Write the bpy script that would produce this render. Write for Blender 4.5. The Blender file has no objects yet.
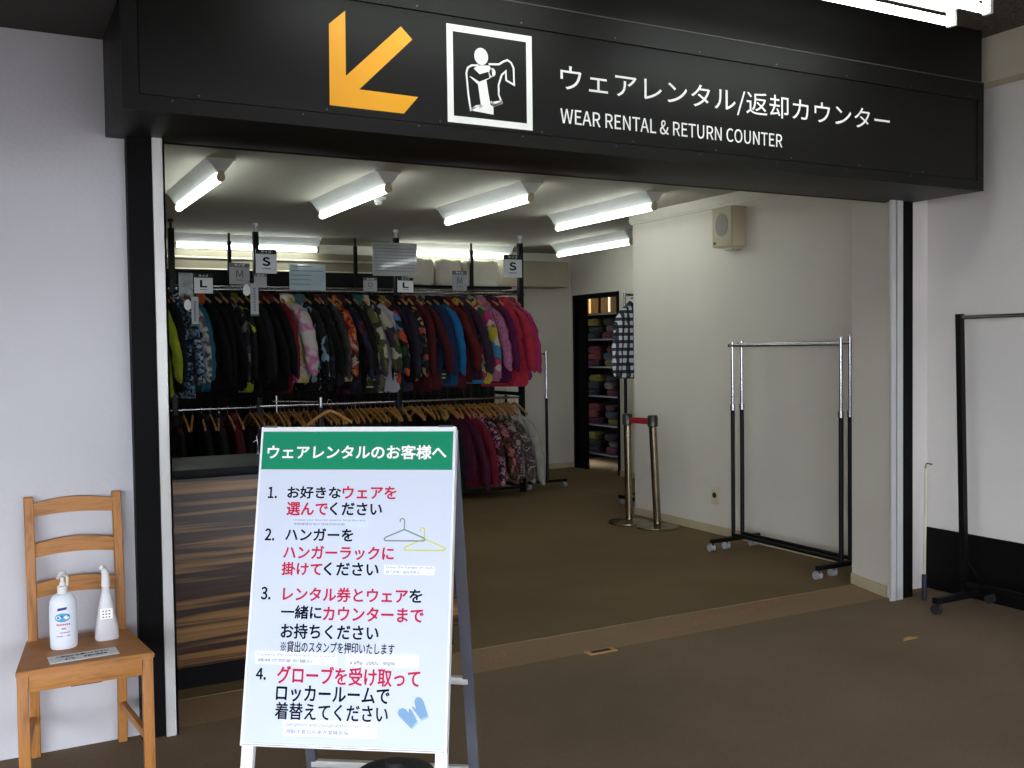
import bpy, bmesh, math, random
from mathutils import Vector, Matrix
from math import sin, cos, pi, radians, atan2, sqrt
random.seed(7)
SC = bpy.context.scene
COL = SC.collection

# ------------------------------------------------------------------ materials
def lin(c):
    return tuple(((v/255)/12.92 if v/255 <= .04045 else ((v/255+.055)/1.055)**2.4) for v in c)
MATS = {}
def mat(name, rgb, rough=.6, metal=0., var=.06, scale=6., bump=0., bscale=40., emit=None, es=0., coat=0., spec=.5, alpha=1., trans=0.):
    rgb = tuple(min(255, v) for v in rgb)
    if name in MATS: return MATS[name]
    m = bpy.data.materials.new(name); m.use_nodes = True
    nt = m.node_tree; b = nt.nodes['Principled BSDF']
    c = lin(rgb)
    tc = nt.nodes.new('ShaderNodeTexCoord')
    n = nt.nodes.new('ShaderNodeTexNoise'); n.inputs['Scale'].default_value = scale; n.inputs['Detail'].default_value = 4
    nt.links.new(tc.outputs['Object'], n.inputs['Vector'])
    r = nt.nodes.new('ShaderNodeValToRGB')
    r.color_ramp.elements[0].position = .3; r.color_ramp.elements[1].position = .7
    r.color_ramp.elements[0].color = (*[v*(1-var) for v in c], 1)
    r.color_ramp.elements[1].color = (*[min(1, v*(1+var)) for v in c], 1)
    nt.links.new(n.outputs['Fac'], r.inputs['Fac']); nt.links.new(r.outputs['Color'], b.inputs['Base Color'])
    b.inputs['Roughness'].default_value = rough; b.inputs['Metallic'].default_value = metal
    b.inputs['Specular IOR Level'].default_value = spec
    b.inputs['Coat Weight'].default_value = coat
    b.inputs['Alpha'].default_value = alpha
    b.inputs['Transmission Weight'].default_value = trans
    if bump:
        n2 = nt.nodes.new('ShaderNodeTexNoise'); n2.inputs['Scale'].default_value = bscale; n2.inputs['Detail'].default_value = 5
        nt.links.new(tc.outputs['Object'], n2.inputs['Vector'])
        bp = nt.nodes.new('ShaderNodeBump'); bp.inputs['Strength'].default_value = bump; bp.inputs['Distance'].default_value = .02
        nt.links.new(n2.outputs['Fac'], bp.inputs['Height']); nt.links.new(bp.outputs['Normal'], b.inputs['Normal'])
    if emit:
        b.inputs['Emission Color'].default_value = (*emit, 1); b.inputs['Emission Strength'].default_value = es
    MATS[name] = m; return m

def pattern(name, cols, scale=14., stretch=(1, 1, 1), kind='voronoi', rough=.75):
    """a printed fabric of several colours"""
    if name in MATS: return MATS[name]
    m = bpy.data.materials.new(name); m.use_nodes = True
    nt = m.node_tree; b = nt.nodes['Principled BSDF']
    tc = nt.nodes.new('ShaderNodeTexCoord'); mp = nt.nodes.new('ShaderNodeMapping')
    mp.inputs['Scale'].default_value = stretch
    nt.links.new(tc.outputs['Object'], mp.inputs['Vector'])
    r = nt.nodes.new('ShaderNodeValToRGB'); r.color_ramp.interpolation = 'CONSTANT' if kind != 'soft' else 'EASE'
    if kind == 'voronoi':
        v = nt.nodes.new('ShaderNodeTexVoronoi'); v.inputs['Scale'].default_value = scale
        n = nt.nodes.new('ShaderNodeTexNoise'); n.inputs['Scale'].default_value = scale*.7
        nt.links.new(mp.outputs[0], n.inputs['Vector'])
        mx = nt.nodes.new('ShaderNodeVectorMath'); mx.operation = 'MULTIPLY_ADD'
        nt.links.new(n.outputs['Color'], mx.inputs[0]); mx.inputs[1].default_value = (.12, .12, .12)
        nt.links.new(mp.outputs[0], mx.inputs[2]); nt.links.new(mx.outputs[0], v.inputs['Vector'])
        sp = nt.nodes.new('ShaderNodeSeparateColor'); nt.links.new(v.outputs['Color'], sp.inputs[0])
        nt.links.new(sp.outputs[0], r.inputs['Fac'])
        lo, hi = 0., 1.
    else:
        n = nt.nodes.new('ShaderNodeTexNoise'); n.inputs['Scale'].default_value = scale; n.inputs['Detail'].default_value = 2.5
        nt.links.new(mp.outputs[0], n.inputs['Vector']); nt.links.new(n.outputs['Fac'], r.inputs['Fac'])
        lo, hi = .32, .68
    els = r.color_ramp.elements
    k = len(cols)
    while len(els) < k: els.new(.5)
    for i, c in enumerate(cols):
        els[i].position = lo+(hi-lo)*i/k if kind != 'soft' else lo+(hi-lo)*i/(k-1)
        els[i].color = (*lin(c), 1)
    nt.links.new(r.outputs['Color'], b.inputs['Base Color'])
    b.inputs['Roughness'].default_value = rough; b.inputs['Specular IOR Level'].default_value = .25
    n2 = nt.nodes.new('ShaderNodeTexNoise'); n2.inputs['Scale'].default_value = 13; n2.inputs['Detail'].default_value = 4
    nt.links.new(tc.outputs['Object'], n2.inputs['Vector'])
    bp = nt.nodes.new('ShaderNodeBump'); bp.inputs['Strength'].default_value = .6; bp.inputs['Distance'].default_value = .02
    nt.links.new(n2.outputs['Fac'], bp.inputs['Height']); nt.links.new(bp.outputs['Normal'], b.inputs['Normal'])
    MATS[name] = m; return m

def banded(name, cols, pos, zs, xs, rough, rot=(0, 0, 0), ys=None):
    """wood with long grain along local x and bands along z"""
    m = bpy.data.materials.new(name); m.use_nodes = True
    nt = m.node_tree; b = nt.nodes['Principled BSDF']
    tc = nt.nodes.new('ShaderNodeTexCoord'); mp = nt.nodes.new('ShaderNodeMapping')
    mp.inputs['Scale'].default_value = (xs, xs if ys is None else ys, zs); mp.inputs['Rotation'].default_value = rot
    nt.links.new(tc.outputs['Object'], mp.inputs['Vector'])
    n = nt.nodes.new('ShaderNodeTexNoise'); n.inputs['Scale'].default_value = 1; n.inputs['Detail'].default_value = 3.5; n.inputs['Roughness'].default_value = .62; n.inputs['Distortion'].default_value = .25
    nt.links.new(mp.outputs[0], n.inputs['Vector'])
    r = nt.nodes.new('ShaderNodeValToRGB'); els = r.color_ramp.elements
    while len(els) < len(cols): els.new(.5)
    for e, c, p in zip(els, cols, pos): e.color = (*lin(c), 1); e.position = p
    nt.links.new(n.outputs['Fac'], r.inputs['Fac']); nt.links.new(r.outputs['Color'], b.inputs['Base Color'])
    b.inputs['Roughness'].default_value = rough
    MATS[name] = m; return m

# ------------------------------------------------------------------ geometry helpers
class MB:
    def __init__(s): s.bm = bmesh.new()
    def box(s, x0, x1, y0, y1, z0, z1, bev=0., M=None):
        b = bmesh.new()
        vs = [b.verts.new((x, y, z)) for x in (x0, x1) for y in (y0, y1) for z in (z0, z1)]
        for f in ((0,1,3,2),(4,6,7,5),(0,4,5,1),(2,3,7,6),(0,2,6,4),(1,5,7,3)): b.faces.new([vs[i] for i in f])
        if bev: bmesh.ops.bevel(b, geom=b.edges[:], offset=bev, segments=2, affect='EDGES', profile=.6)
        if M: b.transform(M)
        s._merge(b); return s
    def _merge(s, b):
        b.normal_update()
        me = bpy.data.meshes.new('tmp'); b.to_mesh(me); b.free(); s.bm.from_mesh(me); bpy.data.meshes.remove(me)
    def loft(s, rings, close=True, caps=True):
        b = bmesh.new(); R = [[b.verts.new(p) for p in r] for r in rings]; n = len(R[0])
        for i in range(len(R)-1):
            for j in range(n if close else n-1):
                b.faces.new((R[i][j], R[i][(j+1) % n], R[i+1][(j+1) % n], R[i+1][j]))
        if caps and close:
            b.faces.new(R[0][::-1]); b.faces.new(R[-1])
        bmesh.ops.recalc_face_normals(b, faces=b.faces[:])
        s._merge(b); return s
    def tube(s, pts, r, n=10, flat=None):
        pts = [Vector(p) for p in pts]; rs = r if isinstance(r, (list, tuple)) else [r]*len(pts)
        rings = []; prev = None
        for i, p in enumerate(pts):
            d = (pts[min(i+1, len(pts)-1)]-pts[max(i-1, 0)]).normalized()
            a = prev if prev is not None else (Vector((0, 0, 1)) if abs(d.z) < .9 else Vector((1, 0, 0)))
            u = (a-d*a.dot(d)).normalized(); prev = u; v = d.cross(u)
            rings.append([p+u*rs[i]*cos(2*pi*k/n)+v*rs[i]*sin(2*pi*k/n) for k in range(n)])
        return s.loft(rings)
    def cyl(s, x, y, z0, z1, r, n=20, r2=None):
        r2 = r if r2 is None else r2
        return s.loft([[(x+q*cos(2*pi*k/n), y+q*sin(2*pi*k/n), z) for k in range(n)] for z, q in ((z0, r), (z1, r2))])
    def lathe(s, prof, n=24, c=(0, 0, 0), sx=1, sy=1):
        return s.loft([[(c[0]+r*sx*cos(2*pi*k/n), c[1]+r*sy*sin(2*pi*k/n), c[2]+z) for k in range(n)] for r, z in prof])
    def prism(s, poly, fn, d):
        """poly in 2-D, fn(u,v,w) -> point; thickness d along w"""
        return s.loft([[fn(u, v, 0) for u, v in poly], [fn(u, v, d) for u, v in poly]])
    def torus_x(s, c, R, r, n=16, m=8):   # axis along x
        b = bmesh.new(); V = [[b.verts.new((c[0]+r*sin(2*pi*j/m), c[1]+(R+r*cos(2*pi*j/m))*cos(2*pi*i/n), c[2]+(R+r*cos(2*pi*j/m))*sin(2*pi*i/n))) for j in range(m)] for i in range(n)]
        for i in range(n):
            for j in range(m): b.faces.new((V[i][j], V[(i+1) % n][j], V[(i+1) % n][(j+1) % m], V[i][(j+1) % m]))
        bmesh.ops.recalc_face_normals(b, faces=b.faces[:]); s._merge(b); return s
    def build(s, name, m, parent=None, local=False, smooth=True, M=None):
        me = bpy.data.meshes.new(name); s.bm.to_mesh(me); s.bm.free()
        return link(name, me, m, parent, local, smooth, M)
def link(name, me, m, parent=None, local=False, smooth=True, M=None):
    if M: me.transform(M)
    if parent is not None and not local:
        T = parent.matrix_basis.copy(); q = parent.parent
        while q is not None: T = q.matrix_basis @ T; q = q.parent
        me.transform(T.inverted())
    if smooth and me.polygons:
        me.shade_smooth(); me.set_sharp_from_angle(angle=radians(38))
    if m: me.materials.append(m)
    o = bpy.data.objects.new(name, me); COL.objects.link(o); o.parent = parent
    return o
def tag(o, label=None, cat=None, group=None, kind=None):
    if label: o['label'] = label
    if cat: o['category'] = cat
    if group: o['group'] = group
    if kind: o['kind'] = kind
    return o
def thing(name, label, cat, loc=(0, 0, 0), rz=0, group=None):
    o = bpy.data.objects.new(name, None); COL.objects.link(o); o.empty_display_size = .1
    o.location = loc; o.rotation_euler = (0, 0, rz)
    o.matrix_basis = Matrix.Translation(loc) @ Matrix.Rotation(rz, 4, 'Z')
    return tag(o, label, cat, group)
def copy_tree(o, parent=None):
    c = o.copy(); COL.objects.link(c); c.parent = parent
    for ch in o.children: copy_tree(ch, c)
    return c
def struct(name, mb, m, smooth=False):
    return tag(mb.build(name, m, smooth=smooth), kind='structure')
def bx(*a, **k): return MB().box(*a, **k)

FONT = None
try:
    import os
    _p = os.path.join(bpy.utils.system_resource('DATAFILES'), 'fonts', 'Noto Sans CJK Regular.woff2')
    if os.path.exists(_p): FONT = bpy.data.fonts.load(_p)
except Exception: FONT = None
def text_mesh(body, u0, u1, v0, v1, bold=0.):
    """lettering flattened to a mesh whose bounding box is u0..u1, v0..v1 (local x,y)"""
    c = bpy.data.curves.new('t', 'FONT'); c.body = body; c.resolution_u = 4
    if FONT: c.font = FONT
    o = bpy.data.objects.new('t', c); COL.objects.link(o)
    dg = bpy.context.evaluated_depsgraph_get(); dg.update()
    me = bpy.data.meshes.new_from_object(o.evaluated_get(dg))
    bpy.data.objects.remove(o); bpy.data.curves.remove(c)
    xs = [v.co.x for v in me.vertices]; ys = [v.co.y for v in me.vertices]
    a, b, d, e = min(xs), max(xs), min(ys), max(ys)
    me.transform(Matrix.Translation((u0, v0, 0)) @ Matrix.Diagonal(((u1-u0)/(b-a), (v1-v0)/(e-d), 1, 1)) @ Matrix.Translation((-a, -d, 0)))
    if bold:      # heavier strokes: the same outlines laid over each other a little apart
        k = bold; b = bmesh.new()
        for i, (dx, dy) in enumerate(((0, 0), (k, 0), (-k, 0), (0, k), (0, -k), (k*.7, k*.7), (-k*.7, k*.7), (k*.7, -k*.7), (-k*.7, -k*.7))):
            m2 = me.copy(); m2.transform(Matrix.Translation((dx, dy, i*2e-6))); b.from_mesh(m2); bpy.data.meshes.remove(m2)
        b.to_mesh(me); b.free()
    me.materials.clear()
    return me
def flat_poly(mb, pts, fn):
    vs = [mb.bm.verts.new(fn(u, v)) for u, v in pts]; mb.bm.faces.new(vs)
def stroke(mb, pts, w, fn, closed=False):
    """a flat line of constant width with mitred bends"""
    P = [Vector(p) for p in pts]; n = len(P); L = []; R = []
    for i in range(n):
        a = P[i-1] if (i > 0 or closed) else None; b = P[(i+1) % n] if (i < n-1 or closed) else None
        d1 = (P[i]-a).normalized() if a is not None else None; d2 = (b-P[i]).normalized() if b is not None else None
        d = ((d1 or d2)+(d2 or d1)).normalized(); nn = Vector((-d.y, d.x)); ref = d1 or d2
        k = 1/max(.5, abs(nn.dot(Vector((-ref.y, ref.x)))))
        L.append(mb.bm.verts.new(fn(*(P[i]+nn*w/2*k)))); R.append(mb.bm.verts.new(fn(*(P[i]-nn*w/2*k))))
    for i in range(n if closed else n-1):
        j = (i+1) % n; mb.bm.faces.new((L[i], R[i], R[j], L[j]))

# ------------------------------------------------------------------ base materials
M_wall_in = mat('interior_wallpaper', (214, 209, 196), .85, var=.035, scale=1.5, bump=.15, bscale=120)
M_wall_out = mat('lobby_wall_paint', (198, 198, 202), .75, var=.04, scale=1.2, bump=.1, bscale=60)
M_wall_right = mat('lobby_side_wall_paint', (214, 210, 205), .75, var=.04, scale=1.2, bump=.1, bscale=60)
M_ceil_in = mat('interior_ceiling', (166, 163, 149), .9, var=.03, bump=.1)
M_ceil_out = pattern('rockwool_ceiling', [(52, 48, 42), (96, 90, 80), (70, 66, 58)], 45, kind='soft', rough=.95)
M_black = mat('black_panel', (21, 20, 18), .5, var=.08, scale=3, spec=.22)
M_black_d = mat('black_frame', (4, 4, 5), .6, var=.1, spec=.12)
M_black_metal = mat('black_metal', (6, 6, 8), .42, var=.1, spec=.22)
M_chrome = mat('chrome', (168, 168, 170), .2, 1., var=.03)
M_steel = mat('brushed_steel', (140, 130, 108), .25, 1., var=.06, scale=20)
M_alu = mat('aluminium_track', (200, 200, 196), .45, .35, var=.05)
M_white = mat('white_plastic', (228, 228, 224), .45, var=.02)
M_cream = mat('cream_plastic', (205, 194, 164), .5, var=.03)
M_base = mat('beige_baseboard', (186, 172, 142), .7, var=.08, scale=5)
M_vinyl = mat('white_vinyl', (254, 254, 250), .5, var=.0)
M_orange = mat('orange_vinyl', (255, 176, 14), .5, var=.02)
M_tube = mat('lamp_tube', (255, 255, 255), .4, var=0, emit=(.93, 1., .97), es=13.5)
M_reflector = mat('white_enamel', (236, 240, 238), .4, var=.02)
M_grille = mat('grey_grille', (140, 138, 130), .8, var=.15, scale=200)
M_rubber = mat('dark_rubber', (22, 22, 22), .7)

def carpet(name, a, b):
    m = pattern(name, [a, b, a], 220, kind='soft', rough=.95)
    nt = m.node_tree; bs = nt.nodes['Principled BSDF']; tc = nt.nodes['Texture Coordinate']
    n = nt.nodes.new('ShaderNodeTexNoise'); n.inputs['Scale'].default_value = 1.1; n.inputs['Detail'].default_value = 6
    nt.links.new(tc.outputs['Object'], n.inputs['Vector'])
    r = nt.nodes.new('ShaderNodeMapRange'); r.inputs['From Min'].default_value = .3; r.inputs['From Max'].default_value = .7
    r.inputs['To Min'].default_value = .86; r.inputs['To Max'].default_value = 1.14
    nt.links.new(n.outputs['Fac'], r.inputs['Value'])
    src = bs.inputs['Base Color'].links[0].from_socket
    mx = nt.nodes.new('ShaderNodeVectorMath'); mx.operation = 'SCALE'
    nt.links.new(src, mx.inputs[0]); nt.links.new(r.outputs[0], mx.inputs['Scale']); nt.links.new(mx.outputs[0], bs.inputs['Base Color'])
    n2 = nt.nodes.new('ShaderNodeTexNoise'); n2.inputs['Scale'].default_value = 260
    nt.links.new(tc.outputs['Object'], n2.inputs['Vector'])
    bp = nt.nodes.new('ShaderNodeBump'); bp.inputs['Strength'].default_value = .5; bp.inputs['Distance'].default_value = .006
    nt.links.new(n2.outputs['Fac'], bp.inputs['Height']); nt.links.new(bp.outputs['Normal'], bs.inputs['Normal'])
    bs.inputs['Specular IOR Level'].default_value = .3; bs.inputs['Roughness'].default_value = .8
    return m
M_floor_in = carpet('inner_carpet', (96, 77, 50), (120, 98, 67))
M_floor_strip = carpet('threshold_carpet', (122, 100, 72), (150, 124, 92))
M_floor_out = carpet('lobby_carpet', (100, 83, 64), (124, 104, 82))

# ------------------------------------------------------------------ THE SETTING
YW = 4.12; HC = 2.68; HO = 3.2; ZB = 2.33
struct('floor', bx(-4, 5.3, -5, YW, -.08, 0), M_floor_out)
M_out = mat('outside_paving', (132, 130, 128), .9, var=.15)
struct('floor', bx(-45, 40, -50, -5, -.2, -.1), M_out)
struct('floor', bx(-45, -4, -5, 30, -.2, -.1), M_out)
struct('floor', bx(-.35, 9.6, YW+.33, 11.6, -.08, 0), M_floor_in)
struct('floor', bx(-.35, 5.3, YW, YW+.33, -.08, .0), M_floor_strip)
M_seam = mat('carpet_seam', (118, 100, 74), .8, var=.2, scale=8)
struct('trim_1', bx(.66, 4.8, YW+.325, YW+.337, 0, .0025), M_seam)
struct('ceiling', bx(-4, 5.3, -5, YW+.2, HO, HO+.1), M_ceil_out)
struct('ceiling', bx(-.35, 9.6, YW+.03, 11.6, HC, HC+.1), M_ceil_in)
# front wall left of the opening, header, right piece
struct('wall_front', bx(.03, .54, YW, YW+.2, 0, HO), M_wall_out)
struct('wall_front', bx(.54, 4.80, YW, YW+.03, ZB, HO), M_black_d)
struct('wall_front', bx(4.80, 5.3, YW+.06, YW+.2, 0, HO), M_wall_right)
struct('wall_right', bx(5.13, 5.3, -5, YW+.06, 0, HO), M_wall_right)
struct('wall_front', bx(-4, .03, YW+.12, YW+.2, 0, HO), M_wall_out)
struct('wall_left', bx(-4.1, -4, 1.0, YW+.2, 0, HO), M_wall_out)
struct('wall_left', bx(-4.1, -4, -5, 1.0, 2.3, HO), M_wall_out)
struct('wall_back', bx(-4, 5.3, -5.1, -5, 2.3, HO), M_wall_out)  # unseen lintel added over the rear opening to keep the daylight low
struct('trim_2', bx(-4, .455, -5, YW, 2.70, HO), mat('dark_soffit', (44, 39, 35), .9, var=.1))   # low soffit over the left
struct('trim_shade', bx(-4, .455, 1.7, 2.0, 2.19, 2.70), mat('dark_soffit', (44, 39, 35), .9, var=.1))   # unseen beam, added to shade the top of the left wall
struct('trim_3', bx(5.0, 5.13, -5, YW+.06, 2.95, HO), mat('cream_beam', (196, 186, 166), .8, var=.04))
struct('baseboard_right', bx(5.118, 5.13, -5, YW+.06, 0, .375), mat('black_dado', (4, 4, 5), .6, var=.1, spec=.15))
# interior shell
mb = MB()
mb.prism([(4.715, YW-.012), (4.82, YW+.37), (5.3, YW+.37), (5.3, YW+.07), (4.86, YW+.07), (4.86, YW-.012)], lambda u, v, w: (u, v, w), HC)
struct('wall_right_pier', mb, M_wall_in); bpy.data.objects['wall_right_pier'].name = 'wall_right.001'
struct('wall_right', bx(5.19, 6.7, YW+.37, 7.36, 0, HC), M_wall_in)
DX = 6.61; YB = 10.72
# far right wall with its doorway
mb = bx(DX, DX+.1, 7.36, 9.66, 0, HC).box(DX, DX+.1, 9.66, YB-.05, 2.15, HC).box(DX, DX+.1, YB-.05, YB+.1, 0, HC)
struct('wall_right', mb, M_wall_in)
struct('wall_back', bx(-.35, DX+.1, YB, YB+.1, 0, HC), M_wall_in)
struct('wall_left', bx(-.45, -.35, YW+.2, 11.5, 0, HC), M_wall_in)
# store room beyond the doorway
struct('wall_back', bx(DX+.1, 9.5, 11.5, 11.6, 0, HC), M_wall_in)
struct('wall_right', bx(9.5, 9.6, 7.36, 11.6, 0, HC), M_wall_in)
struct('wall_front', bx(DX+.1, 9.6, 7.30, 7.36, 0, HC), M_wall_in)
struct('door_2', bx(DX+.02, DX+.06, 10.43, YB-.09, 0, 2.11), M_black_d)
mb = MB()   # black door frame
mb.box(DX-.012, DX+.11, 9.66, 9.70, 0, 2.16).box(DX-.012, DX+.11, YB-.09, YB-.05, 0, 2.16).box(DX-.012, DX+.11, 9.66, YB-.05, 2.11, 2.16)
struct('trim_4', mb, M_black_d)
mb = bx(5.15, 5.19, YW+.37, 7.36, HC-.075, HC).box(5.165, 5.19, YW+.37, 7.36, HC-.09, HC-.075)
struct('trim_5', mb, mat('ceiling_cornice', (212, 208, 194), .8, var=.03))
struct('baseboard_right', bx(5.178, 5.19, YW+.37, 7.36, 0, .065), M_base)
mb = MB(); mb.prism([(4.703, YW+.0), (4.808, YW+.37), (4.82, YW+.37), (4.715, YW)], lambda u, v, w: (u, v, w), .065)
struct('baseboard_right', mb, M_base)
struct('baseboard_back', bx(5.0, DX-.001, YB-.012, YB, 0, .065), M_base)
struct('baseboard_right', bx(DX-.012, DX, 7.36, 9.66, 0, .065), M_base)
# shutter guide jambs
mb = bx(.525, .615, YW-.06, YW, 0, ZB)
struct('trim_6', mb, M_black_d)
mb = bx(.615, .622, YW-.075, YW+.06, 0, ZB).box(.622, .660, YW-.075, YW-.06, 0, ZB).box(.652, .660, YW-.075, YW-.03, 0, ZB).box(.622, .660, YW-.03, YW+.06, 0, ZB)
struct('trim_7', mb, M_alu)
mb = bx(4.662, 4.700, YW-.075, YW-.058, 0, ZB).box(4.711, 4.758, YW-.075, YW-.055, 0, ZB)
struct('trim_8', mb, M_alu)
struct('trim_9', bx(4.700, 4.711, YW-.068, YW-.058, 0, ZB), mat('guide_slot', (40, 62, 80), .5))
struct('trim_10', bx(4.758, 4.858, YW-.06, YW+.06, 0, ZB), M_black_d)
# duct beam and pilaster at the back
struct('trim_11', bx(1.0, 6.33, 10.32, YB, 2.24, 2.54), mat('duct_boxing', (150, 143, 122), .8, var=.04))
struct('trim_12', bx(5.15, 5.78, 10.45, YB, 0, 2.24), M_wall_in)

# ------------------------------------------------------------------ SIGN BOX
YS = 3.609
sg = thing('overhead_sign', 'long black overhead sign box spanning the entrance with white lettering and orange arrow', 'sign', (2.66, YW, ZB))
mb = bx(.457, 4.877, YS+.012, YW, ZB, HO, bev=.004)
mb.box(.457, .511, YS, YS+.012, ZB, 2.914).box(4.828, 4.877, YS, YS+.012, ZB, 2.914)
mb.box(.511, 4.828, YS, YS+.012, ZB, 2.384).box(.511, 4.828, YS, YS+.012, 2.818, 2.914)
mb.build('casing', M_black, sg)
pn = bx(.514, 4.825, YS+.004, YS+.014, 2.387, 2.815, bev=.002).build('face_panel', M_black, sg)
mb = bx(.457, 4.877, YS-.004, YS+.002, 2.912, 2.916); mb.build('upper_seam', mat('seam_grey', (78, 76, 74), .5), sg)
mb = MB()
for i in range(10):
    x = .62+i*.46
    for z in (2.372, 2.832, 2.398): mb.loft([[(x+(.09 if z == 2.398 else 0)+.004*cos(a*pi/4), y, z+.004*sin(a*pi/4)) for a in range(8)] for y in (YS-.003, YS+.006)])
tag(mb.build('screw', mat('screw_grey', (95, 93, 90), .4, .6), sg), kind='stuff')
FY = YS-.0005+.002
fs = lambda u, v: (u, YS+.0025, v)
mb = MB(); flat_poly(mb, [(1.250,2.773),(1.248,2.531),(1.472,2.746),(1.519,2.702),(1.300,2.487),(1.54,2.484),(1.479,2.414),(1.183,2.416),(1.186,2.715)][::-1], fs)
mb.build('arrow', M_orange, sg, smooth=False)
pic = MB()
stroke(pic, [(1.678, 2.772), (2.036, 2.772), (2.036, 2.414), (1.678, 2.414)], .027, fs, closed=True)
flat_poly(pic, [(1.816+.031*cos(2*pi*i/24), 2.6745+.034*sin(2*pi*i/24)) for i in range(24)], fs)
flat_poly(pic, [(1.797,2.637),(1.852,2.643),(1.862,2.630),(1.866,2.600),(1.838,2.583),(1.845,2.540),(1.855,2.487),(1.868,2.480),(1.868,2.448),(1.769,2.455),(1.771,2.466),(1.812,2.478),(1.800,2.562),(1.762,2.590),(1.768,2.590),(1.806,2.573),(1.852,2.594),(1.848,2.618),(1.808,2.603),(1.782,2.622)], fs)
stroke(pic, [(1.803,2.638),(1.772,2.634),(1.755,2.622),(1.749,2.601),(1.756,2.520),(1.766,2.457),(1.79,2.474),(1.816,2.479)], .008, fs)
stroke(pic, [(1.849,2.648),(1.896,2.653),(1.915,2.666),(1.935,2.675),(1.952,2.666),(1.963,2.646),(1.965,2.578),(1.928,2.593),(1.927,2.629),(1.908,2.612),(1.893,2.57),(1.893,2.53),(1.907,2.501),(1.874,2.486),(1.856,2.500)], .008, fs)
flat_poly(pic, [(1.866+.014*cos(2*pi*i/14), 2.617+.017*sin(2*pi*i/14)) for i in range(14)], fs)
flat_poly(pic, [(1.858,2.498),(1.906,2.510),(1.910,2.496),(1.872,2.480)], fs)
pic.build('pictogram', M_vinyl, sg, smooth=False)
WALLM = Matrix(((1,0,0,0),(0,0,-1,YS+.0025),(0,1,0,0),(0,0,0,1)))
link('lettering', text_mesh('ウェアレンタル/返却カウンター', 2.186, 4.149, 2.572, 2.690, .0003), M_vinyl, sg, smooth=False, M=WALLM)
link('lettering', text_mesh('WEAR RENTAL & RETURN COUNTER', 2.184, 3.418, 2.445, 2.507, .0006), M_vinyl, sg, smooth=False, M=WALLM)

# ------------------------------------------------------------------ LAMPS
def ceiling_lamp(L=1.46):
    """fuji type batten: triangular body, tube below, along local x, hung from z=0"""
    t = thing('ceiling_lamp', 'x', 'ceiling light')
    h = L/2
    sec = [(-.085, 0), (.085, 0), (.022, -.085), (-.022, -.085)]
    mb = MB().loft([[(-h, a, b) for a, b in sec], [(h, a, b) for a, b in sec]])
    for s in (-1, 1): mb.box(s*h-.002, s*h+.002, -.088, .088, -.012, 0)
    mb.build('housing', M_reflector, t, local=True)
    MB().tube([(-h+.03, 0, -.118), (h-.03, 0, -.118)], .0215, 14).build('tube', M_tube, t, local=True)
    for s in (-1, 1):
        m2 = MB(); x = s*(h-.012)
        m2.loft([[(x+dx, .024*cos(a)*(1 if sin(a) > 0 else 1), -.118+(.024*sin(a) if sin(a) < 0 else .045*sin(a))) for a in [2*pi*k/16 for k in range(16)]] for dx in (-.014, .014)])
        m2.build('lamp_holder', M_cream, t, local=True)
    return t
L0 = ceiling_lamp()
spec = [(1.335, 6.91, 90, 'fluorescent ceiling lamp nearest the left jamb of the entrance'),
        (2.415, 6.91, 90, 'second fluorescent ceiling lamp from the left jamb, left of the smoke detector'),
        (3.49, 6.91, 90, 'third fluorescent ceiling lamp from the left, in the middle of the front row'),
        (4.565, 6.91, 90, 'rightmost fluorescent ceiling lamp of the front row, beside the white side wall'),
        (5.86, 9.06, 90, 'fluorescent ceiling lamp partly hidden by the white wall corner, above the doorway'),
        (2.46, 10.2, 0, 'back fluorescent ceiling lamp running crosswise above the left end of the clothes racks'),
        (4.74, 10.2, 0, 'back fluorescent ceiling lamp running crosswise above the white draped bundles')]
for i, (x, y, a, lb) in enumerate(spec):
    o = L0 if i == 0 else copy_tree(L0)
    o.location = (x, y, HC if y < 10 else HC); o.rotation_euler = (0, 0, radians(a)); o['label'] = lb
    o['group'] = 'fluorescent lamps on the rental room ceiling'
# twin tube lamps in the lobby, above the sign (the left one is unseen, added to brighten the sign)
for dx, lb in ((0, 'twin tube fluorescent lamp on the dark ceiling above the right of the sign'), (-1.75, 'unseen twin tube fluorescent lamp added further left to brighten the sign')):
    t = thing('ceiling_lamp', lb, 'ceiling light', (3.45+dx, 3.08, HO), group='twin tube lamps in front of the sign')
    bx(2.75+dx, 4.06+dx, 2.96, 3.20, HO-.15, HO, bev=.005).build('housing', M_reflector, t)
    for y in (2.985, 3.175):
        MB().tube([(2.77+dx, y, HO-.20), (4.05+dx, y, HO-.20)], .019, 14).build('tube', M_tube, t)
        for x in (2.76+dx, 4.058+dx): bx(x-.012, x+.012, y-.022, y+.022, HO-.222, HO-.145, bev=.006).build('lamp_holder', M_white, t)
# smoke detector
t = thing('smoke_detector', 'small round white smoke detector on the ceiling between the lamps', 'detector', (2.753, 7.27, HC))
MB().lathe([(.05, -.02), (.06, -.012), (.06, 0)], c=(2.753, 7.27, HC)).build('base', M_white, t)
MB().lathe([(.0, -.06), (.02, -.058), (.03, -.045), (.03, -.02), (.0, -.019)], c=(2.753, 7.27, HC)).build('sensor', M_white, t)

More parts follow.
